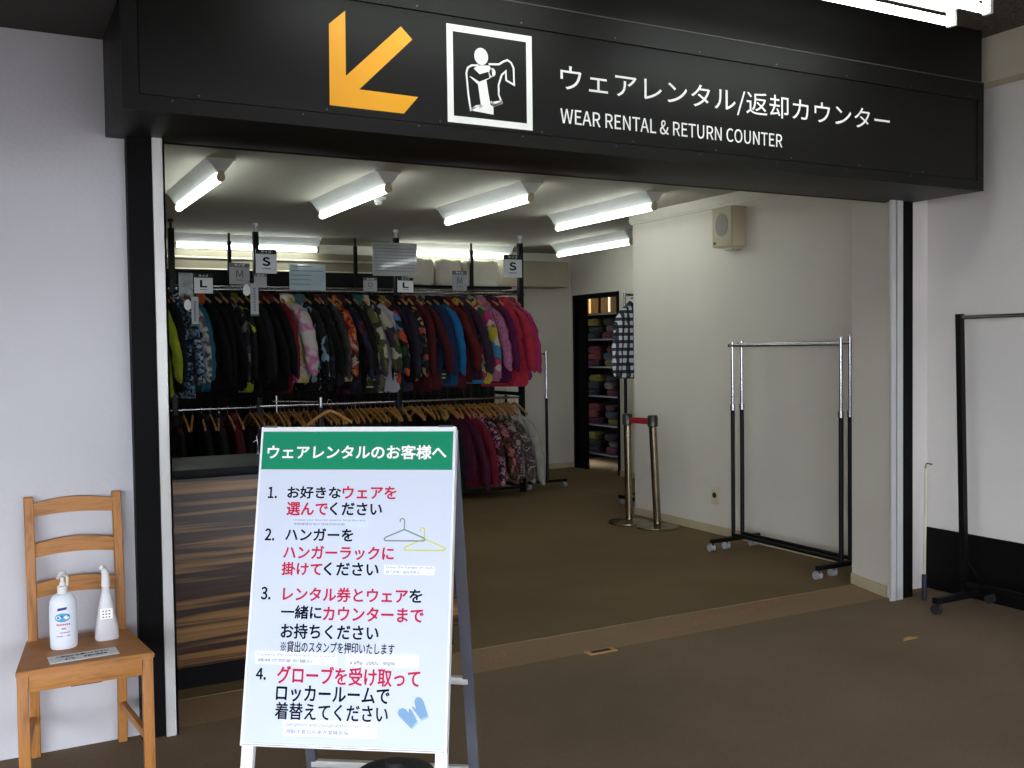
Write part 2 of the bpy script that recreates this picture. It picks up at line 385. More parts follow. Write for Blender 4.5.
# ------------------------------------------------------------------ A-FRAME NOTICE BOARD
BC = Vector((.8765, 2.6767, .3830)); TH = .62316; PH = .23917
bu = Vector((cos(TH), -sin(TH), 0)); bn = Vector((sin(TH), cos(TH), 0)); bv = Vector((0, 0, cos(PH)))+bn*sin(PH); bw = bu.cross(bv)*1.0
if bw.dot(Vector((0, -1, 0))) < 0: bw = -bw          # outward, to the viewer
BM = Matrix.Translation(BC-bu*.3) @ Matrix((bu, bv, bw)).transposed().to_4x4()
def bp(u, v, w=0): return BM @ Vector((u, v, w))
M_sheet = mat('poster_paper', (208, 217, 231), .55, var=.008, scale=3, spec=.25)
M_green = mat('poster_green', (10, 138, 98), .6, spec=.2, var=.02)
M_navy = mat('ink_navy', (8, 16, 34), .8, spec=.1)
M_red = mat('ink_red', (196, 40, 74), .8, spec=.1)
M_frame_w = mat('white_frame', (236, 238, 240), .4, var=.02)
M_leg_g = mat('grey_leg', (92, 94, 104), .5, .2, var=.05)
ab = thing('notice_board', 'white folding floor sign with green header and numbered rental steps in the foreground', 'sign', (BC.x, BC.y+.1, 0))
H = .9095
tdown = BC.z/cos(PH)
for u in (.0, .565):
    MB().box(u, u+.035, -tdown+.006, H, -.032, -.010, bev=.002, M=BM).build('leg', M_frame_w, ab)
MB().box(0, .6, 0, H, -.010, -.001, bev=.001, M=BM).build('board', M_frame_w, ab)
mb = MB().box(0, .6, H-.008, H+.006, -.014, .006, bev=.002, M=BM).box(0, .006, 0, H, -.012, .003, M=BM).box(.594, .6, 0, H, -.012, .003, M=BM).box(0, .6, -.004, .005, -.012, .004, M=BM)
mb.build('rim', M_frame_w, ab)
MB().box(.006, .594, -.001, .001, .0035, .0045, M=BM).build('lower_clip', mat('grey_clip', (110, 116, 130), .4, .4), ab)
poster = MB().box(.006, .594, .006, .9035, -.001, .0008, M=BM).build('poster', M_sheet, ab)
fb = lambda w: (lambda u, v: BM @ Vector((u, v, w)))
mb = MB(); flat_poly(mb, [(.006, .787), (.5915, .787), (.5915, .9035), (.006, .9035)], fb(.0014)); mb.build('header', M_green, poster, smooth=False)
def bt(s, u0, u1, v0, v1, m, bold=.00105, w=.0018):
    me = text_mesh(s, u0, u1, v0, v1, bold); o = link('lettering', me, m, poster, smooth=False, M=BM @ Matrix.Translation((0, 0, w))); return o
bt('ウェアレンタルのお客様へ', .0238, .5722, .819, .860, M_vinyl, .0012, .0022)
bt('1.', .034, .060, .701, .734, M_navy); bt('お好きな', .094, .2577, .701, .736, M_navy); bt('ウェアを', .264, .4261, .701, .737, M_red)
bt('選んで', .0949, .220, .651, .689, M_red); bt('ください', .2275, .3845, .652, .689, M_navy)
bt('2.', .033, .0606, .576, .610, M_navy); bt('ハンガーを', .0959, .3014, .5765, .612, M_navy)
bt('ハンガーラックに', .0932, .4259, .523, .561, M_red)
bt('掛けて', .0908, .2122, .476, .513, M_red); bt('ください', .219, .3825, .477, .514, M_navy)
bt('3.', .033, .0607, .405, .440, M_navy); bt('レンタル券とウェア', .0997, .4722, .402, .442, M_red); bt('を', .4783, .5149, .4047, .4405, M_navy)
bt('一緒に', .0976, .2179, .352, .389, M_navy); bt('カウンターまで', .2244, .5205, .349, .388, M_red)
bt('お持ちください', .1006, .3906, .296, .337, M_navy)
bt('※貸出のスタンプを押印いたします', .1021, .4395, .257, .288, M_navy, .0004)
bt('4.', .034, .0627, .179, .210, M_navy); bt('グローブを受け取って', .0976, .5165, .170, .219, M_red)
bt('ロッカールームで', .0979, .4303, .1215, .1655, M_navy); bt('着替えてください', .0975, .428, .0715, .118, M_navy, .0008)
# pasted translation slips
M_slip = mat('white_slip', (238, 243, 252), .3, var=.01)
M_ink_s = mat('ink_small', (96, 104, 132), .5)
def slip(u0, u1, v0, v1, en, cn, whites=(), w=.0015, sheet=True):
    if sheet:
        m_ = MB(); flat_poly(m_, [(u0, v0), (u1, v0), (u1, v1), (u0, v1)], fb(w)); m_.build('slip', mat('clear_slip', (216, 226, 244), .2, var=.01), poster, smooth=False)
    for a, b in whites:
        m_ = MB(); flat_poly(m_, [(a, v0+.002), (b, v0+.001), (b, v1-.004), (a, v1-.003)], fb(w+.0003)); m_.build('slip', M_slip, poster, smooth=False)
    h = v1-v0
    if en: bt(en, u0+.008, u1-.006, v0+h*.56, v0+h*.86, M_ink_s, 0, w+.0008)
    if cn: bt(cn, u0+.008, u0+(u1-u0)*.7, v0+h*.14, v0+h*.42, M_ink_s, 0, w+.0008)
slip(.1092, .3456, .6175, .6445, 'Choose your favorite skiwear from the rack.', '请根据喜好自行选择您的衣物')
slip(.3977, .5518, .481, .5115, 'Leave the hanger on rack.', '取下衣架，留在衣架上', whites=((.40, .548),))
slip(.0272, .2742, .2235, .2585, 'Come to the counter with your wear.', '請將衣物拿到櫃台', whites=((.19, .262),))
slip(.2972, .5126, .222, .260, None, '请盖章', whites=((.299, .51),))
slip(.1245, .3991, .028, .070, 'Get gloves and change at the locker room.', '领取手套后在更衣室换衣服', whites=((.30, .397),))
# drawings of two hangers and two mittens
def rnd(c, r, a0, a1, n=7): return [(c[0]+r*cos(a0+(a1-a0)*i/n), c[1]+r*sin(a0+(a1-a0)*i/n)) for i in range(n+1)]
for dx, dv, nm, cc in ((0, 0, 'hanger_grey', (118, 140, 136)), (.0612, -.0265, 'hanger_yellow', (206, 208, 92))):
    mb = MB(); s = 1.
    stroke(mb, [(.4425+dx, .6335+dv), (.4415+dx, .639+dv), (.445+dx, .643+dv), (.449+dx, .6438+dv), (.453+dx, .642+dv), (.4550+dx, .6375+dv), (.4548+dx, .612+dv)], .0034, fb(.0017))
    stroke(mb, [(.4548+dx, .612+dv), (.400+dx, .589+dv), (.3965+dx, .585+dv), (.397+dx, .581+dv), (.401+dx, .579+dv), (.512+dx, .5795+dv), (.517+dx, .582+dv), (.516+dx, .587+dv)], .0042, fb(.0017), closed=True)
    mb.build('hanger_drawing', mat(nm, cc, .5), poster, smooth=False)
M_mitt = mat('mitten_blue', (112, 156, 194), .5); M_cuff = mat('mitten_cuff', (158, 190, 216), .5)
mb = MB(); flat_poly(mb, [(.4965,.0596),(.4602,.092),(.4567,.1015),(.4605,.1103),(.4707,.1135),(.479,.1109),(.4887,.1016),(.4877,.1112),(.4924,.1123),(.4978,.1067),(.5132,.0803)], fb(.0017))
flat_poly(mb, [(.5222,.0854),(.4964,.1163),(.4989,.1193),(.5083,.1119),(.5035,.132),(.5067,.1418),(.5149,.1449),(.5243,.1413),(.5308,.1309),(.5444,.0948)], fb(.0017)); mb.build('mitten_drawing', M_mitt, poster, smooth=False)
mb = MB(); flat_poly(mb, [(.4965,.0596),(.5132,.0803),(.5165,.0746),(.5007,.0578)], fb(.0017)); flat_poly(mb, [(.5222,.0854),(.5444,.0948),(.5467,.09),(.5245,.0797)], fb(.0017)); mb.build('mitten_drawing', M_cuff, poster, smooth=False)
# rear support frame
topL, topR = bp(0.02, H, -.03), bp(.58, H, -.03)
footL = Vector((topL.x, topL.y, 0))+bn*.33; footR = Vector((topR.x, topR.y, 0))+bn*.33
def bar(a, b, w, d, m, name, parent, side=bu):
    a, b = Vector(a), Vector(b); ax = (b-a).normalized(); x = (side-ax*side.dot(ax)).normalized(); y = ax.cross(x)
    M = Matrix.Translation(a) @ Matrix((x, y, ax)).transposed().to_4x4()
    return MB().box(-w/2, w/2, -d/2, d/2, 0, (b-a).length, bev=.0015, M=M).build(name, m, parent)
bar(footL+Vector((0, 0, .006)), topL, .034, .022, M_leg_g, 'leg', ab); bar(footR+Vector((0, 0, .006)), topR, .034, .022, M_leg_g, 'leg', ab)
lp = lambda a, b, z: a+(b-a)*(z/b.z)
bar(lp(footL, topL, .10), lp(footR, topR, .10), .024, .022, M_alu, 'crossbar', ab, side=bn)
bar(lp(footL, topL, .43), lp(footR, topR, .43), .024, .022, M_alu, 'crossbar', ab, side=bn)
for u in (.03, .57):
    MB().box(u-.022, u+.022, H+.004, H+.010, -.03, .008, bev=.001, M=BM).build('hinge', mat('hinge_grey', (90, 92, 96), .4, .6), ab)
# weight on the floor between the legs
c = (BC+bn*.30); wt = thing('sign_weight', 'dark green round plastic weight on the floor behind the folding sign', 'weight', (1.10, 2.9, 0))
M_wg = mat('dark_green_plastic', (8, 30, 26), .55, spec=.25)
MB().lathe([(.0, 0), (.12, 0), (.135, .02), (.135, .15), (.125, .175), (.06, .195), (.0, .195)], 32, c=(1.12, 2.90, 0)).build('body', M_wg, wt)
MB().lathe([(.0, .194), (.03, .194), (.03, .215), (.0, .215)], 20, c=(1.12, 2.90, 0)).build('cap', M_rubber, wt)

# ------------------------------------------------------------------ CHAIR AND WHAT STANDS ON IT
M_wood = banded('chair_wood', [(134, 82, 34), (180, 122, 58), (160, 102, 46)], [.3, .5, .7], 30, 30, .5, ys=3)
M_wood_v = banded('chair_wood_upright', [(134, 82, 34), (178, 120, 56), (160, 102, 46)], [.3, .5, .7], 4, 40, .5)
M_wood_h = banded('chair_wood_across', [(134, 82, 34), (180, 122, 58), (160, 102, 46)], [.3, .5, .7], 50, 4, .5)
ch = thing('dining_chair', 'light brown wooden ladder-back chair against the white wall left of the entrance', 'chair', (.302, 3.865, 0), 0)
W, Dp = .220, .195       # half width front, half depth
def cbox(name, a, m=M_wood, bev=.003, M=None): return MB().box(*a, bev=bev, M=M).build(name, m, ch, local=True)
# seat (slightly narrower at the back)
mb = MB(); mb.loft([[(-W, -Dp-.015, z), (W, -Dp-.015, z), (.178, Dp-.0, z), (-.170, Dp-.0, z)] for z in (.432, .452)])
bmesh.ops.bevel(mb.bm, geom=[e for e in mb.bm.edges], offset=.004, segments=2, affect='EDGES')
seat = mb.build('seat', M_wood_h, ch, local=True)
for s in (-1, 1):
    cbox('leg', (s*.198-.018, s*.198+.018, -Dp, -Dp+.036, 0, .433), M_wood_v)
    rings = []
    for z, y in ((0, Dp+.035), (.2, Dp+.01), (.44, Dp-.012), (.6, Dp-.008), (.8, Dp+.01), (.975, Dp+.040)):
        x = s*.152+.004
        rings.append([(x-.0165, y-.018, z), (x+.0165, y-.018, z), (x+.0165, y+.014, z), (x-.0165, y+.014, z)])
    mb = MB(); mb.loft(rings); bmesh.ops.bevel(mb.bm, geom=[e for e in mb.bm.edges], offset=.003, segments=1, affect='EDGES'); mb.build('leg', M_wood_v, ch, local=True)
    mb = MB(); mb.loft([[(xx-.009, y_, .135), (xx+.009, y_, .135), (xx+.009, y_, .165), (xx-.009, y_, .165)] for xx, y_ in ((s*.192, -Dp+.03), (s*.158, Dp-.005))]); mb.build('stretcher', M_wood, ch, local=True)
    mb = MB(); mb.loft([[(xx-.009, y_, .372), (xx+.009, y_, .372), (xx+.009, y_, .433), (xx-.009, y_, .433)] for xx, y_ in ((s*.192, -Dp+.03), (s*.154, Dp-.03))]); mb.build('apron', M_wood, ch, local=True)
cbox('apron', (-.180, .180, -Dp+.006, -Dp+.024, .372, .433), M_wood_h); cbox('apron', (-.145, .148, Dp-.035, Dp-.017, .372, .433), M_wood_h)
for z0, hh, yb in ((.605, .062, -.008), (.752, .062, .006), (.900, .062, .024)):
    n = 12; top = [(-.140+.288*i/n, z0+hh-.012+.018*sin(pi*i/n)) for i in range(n+1)]
    bot = [(.148-.288*i/n, z0+.010*sin(pi*i/n)) for i in range(n+1)]
    poly = top+bot; Y0 = Dp+yb
    mb = MB(); mb.loft([[(u, Y0-.010+d+.014*(1-(u/.165)**2), v) for u, v in poly] for d in (0, .014)])
    mb.build('back_slat', M_wood_h, ch, local=True)
bx(-.05, .05, -Dp+.02, -Dp+.028, .366, .373).build('label_clip', M_rubber, ch, local=True)

ZS = .4525
# pump bottle
bt1 = thing('pump_bottle', 'white pump bottle of hand sanitizer with blue label on the chair seat', 'bottle', (.247, 3.885, ZS))
x, y = .247, 3.885
prof = [(.0, 0), (.040, 0), (.045, .006), (.046, .03), (.046, .15), (.044, .170), (.036, .188), (.022, .197), (.0, .198)]
MB().lathe(prof, 32, c=(x, y, ZS), sx=1.0, sy=.75).build('body', mat('bottle_white', (226, 232, 242), .3, var=.02, spec=.5), bt1)
pump = MB().lathe([(.0, .196), (.017, .196), (.018, .222), (.011, .226), (.008, .236), (.0, .236)], 20, c=(x, y, ZS)).build('collar', M_white, bt1)
mb = MB().tube([(x, y, ZS+.23), (x, y, ZS+.262)], .006)
mb.loft([[(x+dx+w*cos(a), y+dy+.011*sin(a), ZS+z) for a in [2*pi*k/12 for k in range(12)]] for dx, dy, z, w in ((0, 0, .255, .012), (0, 0, .270, .014), (0, 0, .273, .010))])
mb.tube([(x+.008, y-.005, ZS+.263), (x-.012, y-.03, ZS+.264), (x-.018, y-.036, ZS+.256)], [.008, .006, .0045])
mb.tube([(x+.012, y, ZS+.262), (x+.017, y-.004, ZS+.25), (x+.016, y, ZS+.222)], .0045)
mb.build('pump_head', M_white, bt1)
va = Vector((x, y)).normalized(); va = atan2(-y, -x)            # towards the viewer
def on_bottle(a, z, r=.0467):                                    # a: metres across, z: height
    th = va+a/r; return (x+r*cos(th), y+r*.75*sin(th), ZS+z)
def blabel(name, poly, m, k=0):
    mb = MB(); n = len(poly); c = (sum(p[0] for p in poly)/n, sum(p[1] for p in poly)/n)
    pts = []
    for i in range(n):
        for t in range(4): a, b = poly[i], poly[(i+1) % n]; pts.append((a[0]+(b[0]-a[0])*t/4, a[1]+(b[1]-a[1])*t/4))
    r = .0468+k*.0003
    cv = mb.bm.verts.new(on_bottle(*c, r)); vs = [mb.bm.verts.new(on_bottle(p[0], p[1], r)) for p in pts]
    for i in range(len(vs)): mb.bm.faces.new((cv, vs[i], vs[(i+1) % len(vs)]))
    return mb.build(name, m, bt1, smooth=False)
rect = lambda a0, a1, z0, z1: [(a0, z0), (a1, z0), (a1, z1), (a0, z1)]
M_lb = mat('label_dark_blue', (24, 40, 140), .4); M_lc = mat('label_cyan', (70, 168, 206), .4); M_lr = mat('label_red', (196, 48, 60), .4); M_lg = mat('label_grey', (130, 140, 180), .4); M_lb2 = mat('label_mid_blue', (46, 110, 180), .4)
blabel('printed_label', [(-.020, .140), (.012, .144), (.014, .153), (-.017, .150)], M_lb)
blabel('printed_label', [(-.002+.027*cos(2*pi*i/16), .116+.016*sin(2*pi*i/16)) for i in range(16)], M_lc)
for a0, z in ((-.02, .112), (-.008, .116), (.004, .112), (.014, .118)): blabel('printed_label', rect(a0, a0+.007, z, z+.008), M_lb2 if a0 != .004 else M_vinyl, 2)
for i in range(7): blabel('printed_label', rect(-.023+i*.0068, -.0185+i*.0068, .088, .094), M_lr)
blabel('printed_label', rect(-.006, .008, .074, .079), M_lg); blabel('printed_label', rect(-.012, .022, .061, .0635), M_lr)
blabel('printed_label', rect(-.024, -.002, .048, .0505), M_lb2); blabel('printed_label', rect(.012, .023, .049, .0515), M_lb2)
# spray bottle
x2, y2 = .395, 3.925
bt2 = thing('spray_bottle', 'clear plastic spray bottle with a small white label beside the pump bottle', 'bottle', (x2, y2, ZS))
rings = []
for z, a, b in ((0, .038, .028), (.006, .042, .031), (.05, .039, .029), (.12, .027, .022), (.165, .017, .015), (.185, .0135, .0135), (.197, .0135, .0135)):
    rings.append([(x2+a*(abs(cos(t))**.6)*(1 if cos(t) > 0 else -1), y2+b*(abs(sin(t))**.6)*(1 if sin(t) > 0 else -1), ZS+z) for t in [2*pi*k/28 for k in range(28)]])
MB().loft(rings).build('body', mat('clear_plastic', (226, 226, 230), .2, var=.01, trans=.25, alpha=1), bt2)
mb = MB().tube([(x2, y2, ZS+.195), (x2, y2, ZS+.225)], [.0155, .015], 16)
mb.tube([(x2, y2, ZS+.222), (x2-.001, y2-.002, ZS+.245), (x2-.006, y2-.008, ZS+.262), (x2-.016, y2-.016, ZS+.268)], [.0145, .013, .011, .009], 14)
mb.build('spray_head', M_white, bt2)
# its label
w2 = Vector((-x2, -y2, 0)).normalized(); r2 = Vector((-w2.y, w2.x, 0)); r2 = r2 if r2.x > 0 else -r2
fl = lambda u, v, o=.0275: Vector((x2, y2, ZS+v))+r2*u+w2*(o-.045*(v-.09))
mb = MB(); vs = [mb.bm.verts.new(fl(*p)) for p in ((-.021, .080), (.021, .080), (.021, .118), (-.021, .118))]; mb.bm.faces.new(vs); mb.build('label', M_vinyl, bt2, smooth=False)
mb = MB()
for r_ in range(3):
    for q in range(3): 
        u, v = -.014+q*.0105, .085+r_*.011
        vs = [mb.bm.verts.new(fl(*p, .0282)) for p in ((u, v), (u+.006, v), (u+.006, v+.004), (u, v+.004))]; mb.bm.faces.new(vs)
mb.build('label_print', M_navy, bt2, smooth=False)
# laminated notice on the seat
nt_ = thing('seat_notice', 'small laminated white notice lying on the front of the chair seat', 'notice', (.298, 3.745, ZS), radians(3))
NM = nt_.matrix_basis
bx(-.110, .112, -.045, .045, 0, .0015).build('sheet', mat('laminate', (236, 236, 232), .6, var=.01, spec=.2), nt_, local=True)
link('lettering', text_mesh('ご自由にお使いください', -.085, .085, .010, .026, .0009), M_navy, nt_, local=True, smooth=False, M=Matrix.Translation((0, 0, .002)))
link('lettering', text_mesh('手指の消毒用', 0, .075, -.020, -.006, .0009), M_navy, nt_, local=True, smooth=False, M=Matrix.Translation((0, 0, .002)))
mb = MB(); f0 = lambda u, v: (u, v, .002)
stroke(mb, [(-.06, -.022), (-.052, -.005), (-.038, -.003), (-.03, -.022)], .004, f0, closed=True); stroke(mb, [(-.085, -.02), (-.07, -.008)], .002, f0)
mb.build('hand_drawing', M_navy, nt_, local=True, smooth=False)

# ------------------------------------------------------------------ COUNTER
M_zebra = banded('zebra_wood', [(24, 14, 10), (62, 38, 24), (42, 25, 18), (126, 92, 52), (150, 114, 68)], [.28, .40, .485, .545, .63], 15, .36, .4, ys=.33)
ct = thing('counter', 'reception counter with zebra wood front and black top behind the folding sign', 'counter', (.9, 4.9, 0))
XE = 2.12
bx(-.34, XE, 4.563, 5.17, .10, .944, bev=.003).build('front_panel', M_zebra, ct)
bx(-.34, XE-.02, 4.585, 5.15, 0, .10).build('kick_plate', M_black_d, ct)
bx(-.34, XE+.01, 4.552, 5.12, .944, .985, bev=.004).build('countertop', mat('black_countertop', (9, 12, 16), .45, var=.3, scale=9, spec=.12), ct)
hk = thing('wire_stand', 'small chrome wire hook stand on the counter top beside the folding sign', 'stand', (1.25, 5.08, .985))
MB().tube([(1.25, 5.08, .985), (1.25, 5.08, 1.03), (1.245, 5.08, 1.075), (1.265, 5.08, 1.095), (1.285, 5.08, 1.08)], .003, 8).tube([(1.25, 5.08, 1.06), (1.225, 5.08, 1.045)], .003).build('hook', M_chrome, hk)
MB().cyl(1.25, 5.08, .985, .989, .03).build('base', M_chrome, hk)

# ------------------------------------------------------------------ ROLLING GARMENT RACKS
M_wheel = mat('clear_wheel', (150, 152, 156), .2, var=.1)
def caster(x, y, parent, z=.062, m=None, r=.026):
    c = MB().cyl(x, y, z-.022, z, .008, 8).box(x-.016, x+.016, y-.004, y+.030, z-.030, z-.018, bev=.002).build('caster_fork', M_chrome if m is None else m, parent)
    for s in (-1, 1):
        MB().loft([[(x+s*.012+dx, y+.014+r*cos(a), r+.001+r*sin(a)) for a in [2*pi*k/20 for k in range(20)]] for dx in (-.009, .009)]).build('wheel', M_wheel if m is None else m, c)
def rolling_rack(label, x, y0, y1, zr, ztop0, ztop1, group=None, foot=.215, cap1=False, zc=1.06, gname='rolling_rack'):
    t = thing(gname, label, 'clothes rack', (x, (y0+y1)/2, 0), group=group)
    for y, zt in ((y0, ztop0), (y1, ztop1)):
        f = bx(x-foot, x+foot, y-.015, y+.015, .062, .092, bev=.004).build('foot', M_black_metal, t)
        for s in (-1, 1): caster(x+s*(foot-.02), y, t)
        MB().cyl(x, y, .09, zc, .0155, 14).build('lower_post', M_black_metal, t)
        MB().cyl(x, y, zc-.02, zt, .0115, 14).build('upper_post', M_chrome, t)
        MB().cyl(x, y, zc-.03, zc+.012, .019, 14).build('collar', M_chrome, t)
        MB().cyl(x, y, zt-.002, zt+.012, .0145, 14).build('end_cap', M_white if y == y0 else M_chrome, t)
    MB().tube([(x, y0-.005, zr), (x, y1+.03, zr)], .0115, 14).build('hanging_rail', M_chrome, t)
    MB().tube([(x, y0, .105), (x, y1, .105)], .014, 12).build('base_bar', M_black_metal, t)
    bx(x-.012, x+.012, y1+.03, y1+.036, zr-.012, zr+.012).build('rail_stop', M_chrome, t)
    return t
rolling_rack('room side one of two nested empty rolling racks by the white wall', 4.90, 4.655, 5.70, 1.505, 1.548, 1.515, 'nested rolling racks by the side wall')
rolling_rack('wall side one of two nested empty rolling racks by the white wall', 5.0, 4.672, 5.715, 1.515, 1.560, 1.525, 'nested rolling racks by the side wall', foot=.165)
# rack behind the clothes, only its end shows
rolling_rack('rolling rack with chrome upper post standing past the right end of the jacket racks', 5.36, 9.22, 10.15, 1.445, 1.47, 1.47, foot=.24, zc=1.0)
# rack behind the corner of the white wall
t = rolling_rack('tall rolling rack mostly hidden behind the corner of the white side wall', 5.40, 7.80, 8.60, 2.0, 2.02, 2.02, foot=.12, zc=1.6)
t.location = (5.80, 7.80, 0); t.rotation_euler = (0, 0, -pi/2); t.matrix_basis = Matrix.Translation((5.80, 7.80, 0)) @ Matrix.Rotation(-pi/2, 4, 'Z')

# right foreground rack
t = thing('rolling_rack', 'tall black rolling rack at the right edge beside the black dado', 'clothes rack', (4.90, 3.2, 0))
X = 4.90
for y in (3.72, 2.45):
    bx(X-.27, X+.225, y-.02, y+.02, .060, .095, bev=.004).build('foot', M_black_metal, t)
    for xx in (X-.25, X+.205): caster(xx, y-.01, t, m=M_rubber)
    mb = MB(); mb.loft([[(X-.017, y_-.017, z), (X+.017, y_-.017, z), (X+.017, y_+.017, z), (X-.017, y_+.017, z)] for y_, z in ((y+.02, .09), (y+.055, 1.665))]); mb.build('post', M_black_metal, t)
MB().tube([(X, 3.76, 1.645), (X, 2.51, 1.645)], .0125, 14).build('hanging_rail', M_chrome, t)
bx(X-.012, X+.012, 2.45, 3.72, .125, .155, bev=.003).build('base_bar', M_black_metal, t)
bar((X, 3.72, .27), (X, 3.62, .14), .007, .007, M_black_metal, 'brace', t, side=Vector((1, 0, 0)))
# pole with hook
t = thing('hook_pole', 'slim metal hook pole leaning in the corner beside the black jamb', 'pole', (4.885, 4.06, 0))
a, b = Vector((4.837, 3.962, .0)), Vector((5.080, 4.150, .738))
d = b-a
MB().tube([a+Vector((0, 0, .004)), a+d*.19], .0145, 14).build('grip', mat('blue_black_grip', (22, 26, 44), .5), t)
MB().tube([a+d*.18, b], .0085, 14).build('shaft', mat('pale_metal', (206, 202, 176), .35, .3), t)
MB().tube([b, b+Vector((0, .0, .02)), b+Vector((-.01, -.015, .035)), b+Vector((.01, -.04, .03))], .005, 8).build('hook', M_steel, t)

# ------------------------------------------------------------------ STANCHIONS
M_belt = mat('red_belt', (150, 14, 22), .7)
def stanchion(x, y, lean, label):
    t = thing('barrier_post', label, 'barrier post', (x, y, 0), group='belt barrier posts by the side wall')
    MB().lathe([(.0, 0), (.178, 0), (.180, .008), (.172, .016), (.05, .028), (.032, .034), (.0, .034)], 36, c=(x, y, 0)).build('base', M_steel, t)
    top = Vector((x+lean, y, .93))
    MB().tube([(x, y, .03), (x+lean*.9, y, .84)], .032, 20).build('pole', M_steel, t)
    MB().lathe([(.0, 0), (.033, 0), (.043, .008), (.043, .085), (.036, .098), (.0, .1)], 24, c=(x+lean*.92, y, .84)).build('head', mat('head_grey', (70, 68, 62), .35, .7), t)
    return t
stanchion(4.955, 6.71, -.045, 'silver belt barrier post nearest the viewer, in front of the white side wall')
s2 = stanchion(4.885, 7.02, -.01, 'silver belt barrier post behind the other, left of the white wall corner')
bar((4.877, 6.98, .885), (4.912, 6.75, .885), .05, .003, M_belt, 'belt', s2, side=Vector((0, 0, 1)))

# ------------------------------------------------------------------ WALL SPEAKER, OUTLET
t = thing('wall_speaker', 'cream box loudspeaker mounted high on the white side wall', 'speaker', (5.19, 5.99, 2.42))
bx(5.062, 5.19, 5.873, 6.104, 2.262, 2.565, bev=.004).build('cabinet', M_cream, t)
bx(5.050, 5.060, 5.876, 6.100, 2.266, 2.561, bev=.003).build('front_grille', mat('speaker_front', (176, 166, 140), .6), t)
MB().loft([[(xx, 5.988+.072*cos(2*pi*k/32), 2.428+.088*sin(2*pi*k/32)) for k in range(32)] for xx in (5.046, 5.055)]).build('cone_grille', M_grille, t)
bx(5.046, 5.052, 6.062, 6.082, 2.285, 2.303).build('badge', M_rubber, t)
bx(5.10, 5.19, 5.93, 6.03, 2.24, 2.262, bev=.003).build('bracket', M_cream, t)
t = thing('wall_outlet', 'cream wall outlet with round black socket low on the side wall', 'outlet', (5.19, 6.25, .3))
bx(5.178, 5.19, 6.205, 6.29, .235, .375, bev=.004).build('plate', M_cream, t)
MB().loft([[(xx, 6.247+.022*cos(2*pi*k/20), .31+.022*sin(2*pi*k/20)) for k in range(20)] for xx in (5.172, 5.180)]).build('socket', M_rubber, t)

# ------------------------------------------------------------------ CLOTHES RACK SYSTEM
YR = 9.15; ZU = 2.07; ZL = 1.0
rk = thing('clothes_rail_frame', 'black floor to ceiling clothes rail frame carrying the ski jackets in two tiers', 'clothes rack', (3.3, 9.6, 0))
posts_f = [1.53, 2.27, 3.64, 5.02]; posts_r = [2.22, 3.52, 4.87]
for xx in posts_f:
    p = bx(xx-.024, xx+.024, YR-.03, YR+.03, .0, 2.60, bev=.003).build('post', M_black_metal, rk)
    MB().cyl(xx, YR, 2.60, HC, .012, 12).cyl(xx, YR, 2.655, HC, .024, 12).build('ceiling_pad', M_rubber if xx < 2 else M_white, p)
for xx in posts_r:
    p = bx(xx-.018, xx+.018, 9.98, 10.016, .0, 2.60, bev=.003).build('post', M_black_metal, rk)
    MB().cyl(xx, 10.0, 2.60, HC, .012, 12).build('ceiling_pad', M_rubber, p)
for y in (YR, 10.0):
    MB().tube([(1.0, y, ZU), (5.06, y, ZU)], .0135, 12).build('hanging_rail', M_chrome, rk)
MB().tube([(1.0, YR+.12, ZU+.035), (5.03, YR+.12, ZU+.035)], .011, 12).build('hanging_rail', M_chrome, rk)
MB().tube([(1.0, YR, ZL), (5.0, YR, ZL)], .0135, 12).build('hanging_rail', M_chrome, rk)
for xx in (5.02,):
    for z in (.06, ZL+.03, ZU+.03): bx(xx-.018, xx+.018, YR, 10.0, z-.018, z+.018, bev=.002).build('side_bar', M_black_metal, rk)
bx(1.5, 5.02, YR-.015, YR+.015, .04, .07).build('base_bar', M_black_metal, rk)
bx(2.262, 2.30, YR, 10.0, ZU+.05, ZU+.09).build('side_bar', M_black_metal, rk)
# black sheet added for the dark depth behind the jackets
mb = MB(); n = 240
mb.loft([[(1.0+4.0*i/n, 9.72+.02*sin(i*1.1)+.01*sin(i*.37), z) for i in range(n+1)] + [(5.0-4.0*i/n, 9.76+.02*sin((n-i)*1.1)+.01*sin((n-i)*.37), z) for i in range(n+1)] for z in (.02, 2.02)])
tag(mb.build('dark_backing', mat('black_cloth', (9, 9, 10), .9)), 'black sheet added as the dark depth behind the rows of ski jackets', 'backdrop')
bx_ = bx(1.0, 4.05, 10.04, 10.1, 1.9, 2.32); tag(bx_.build('dark_backboard', mat('black_board', (10, 10, 11), .8)), 'dark board above the jackets below the beige duct at the back', 'board')

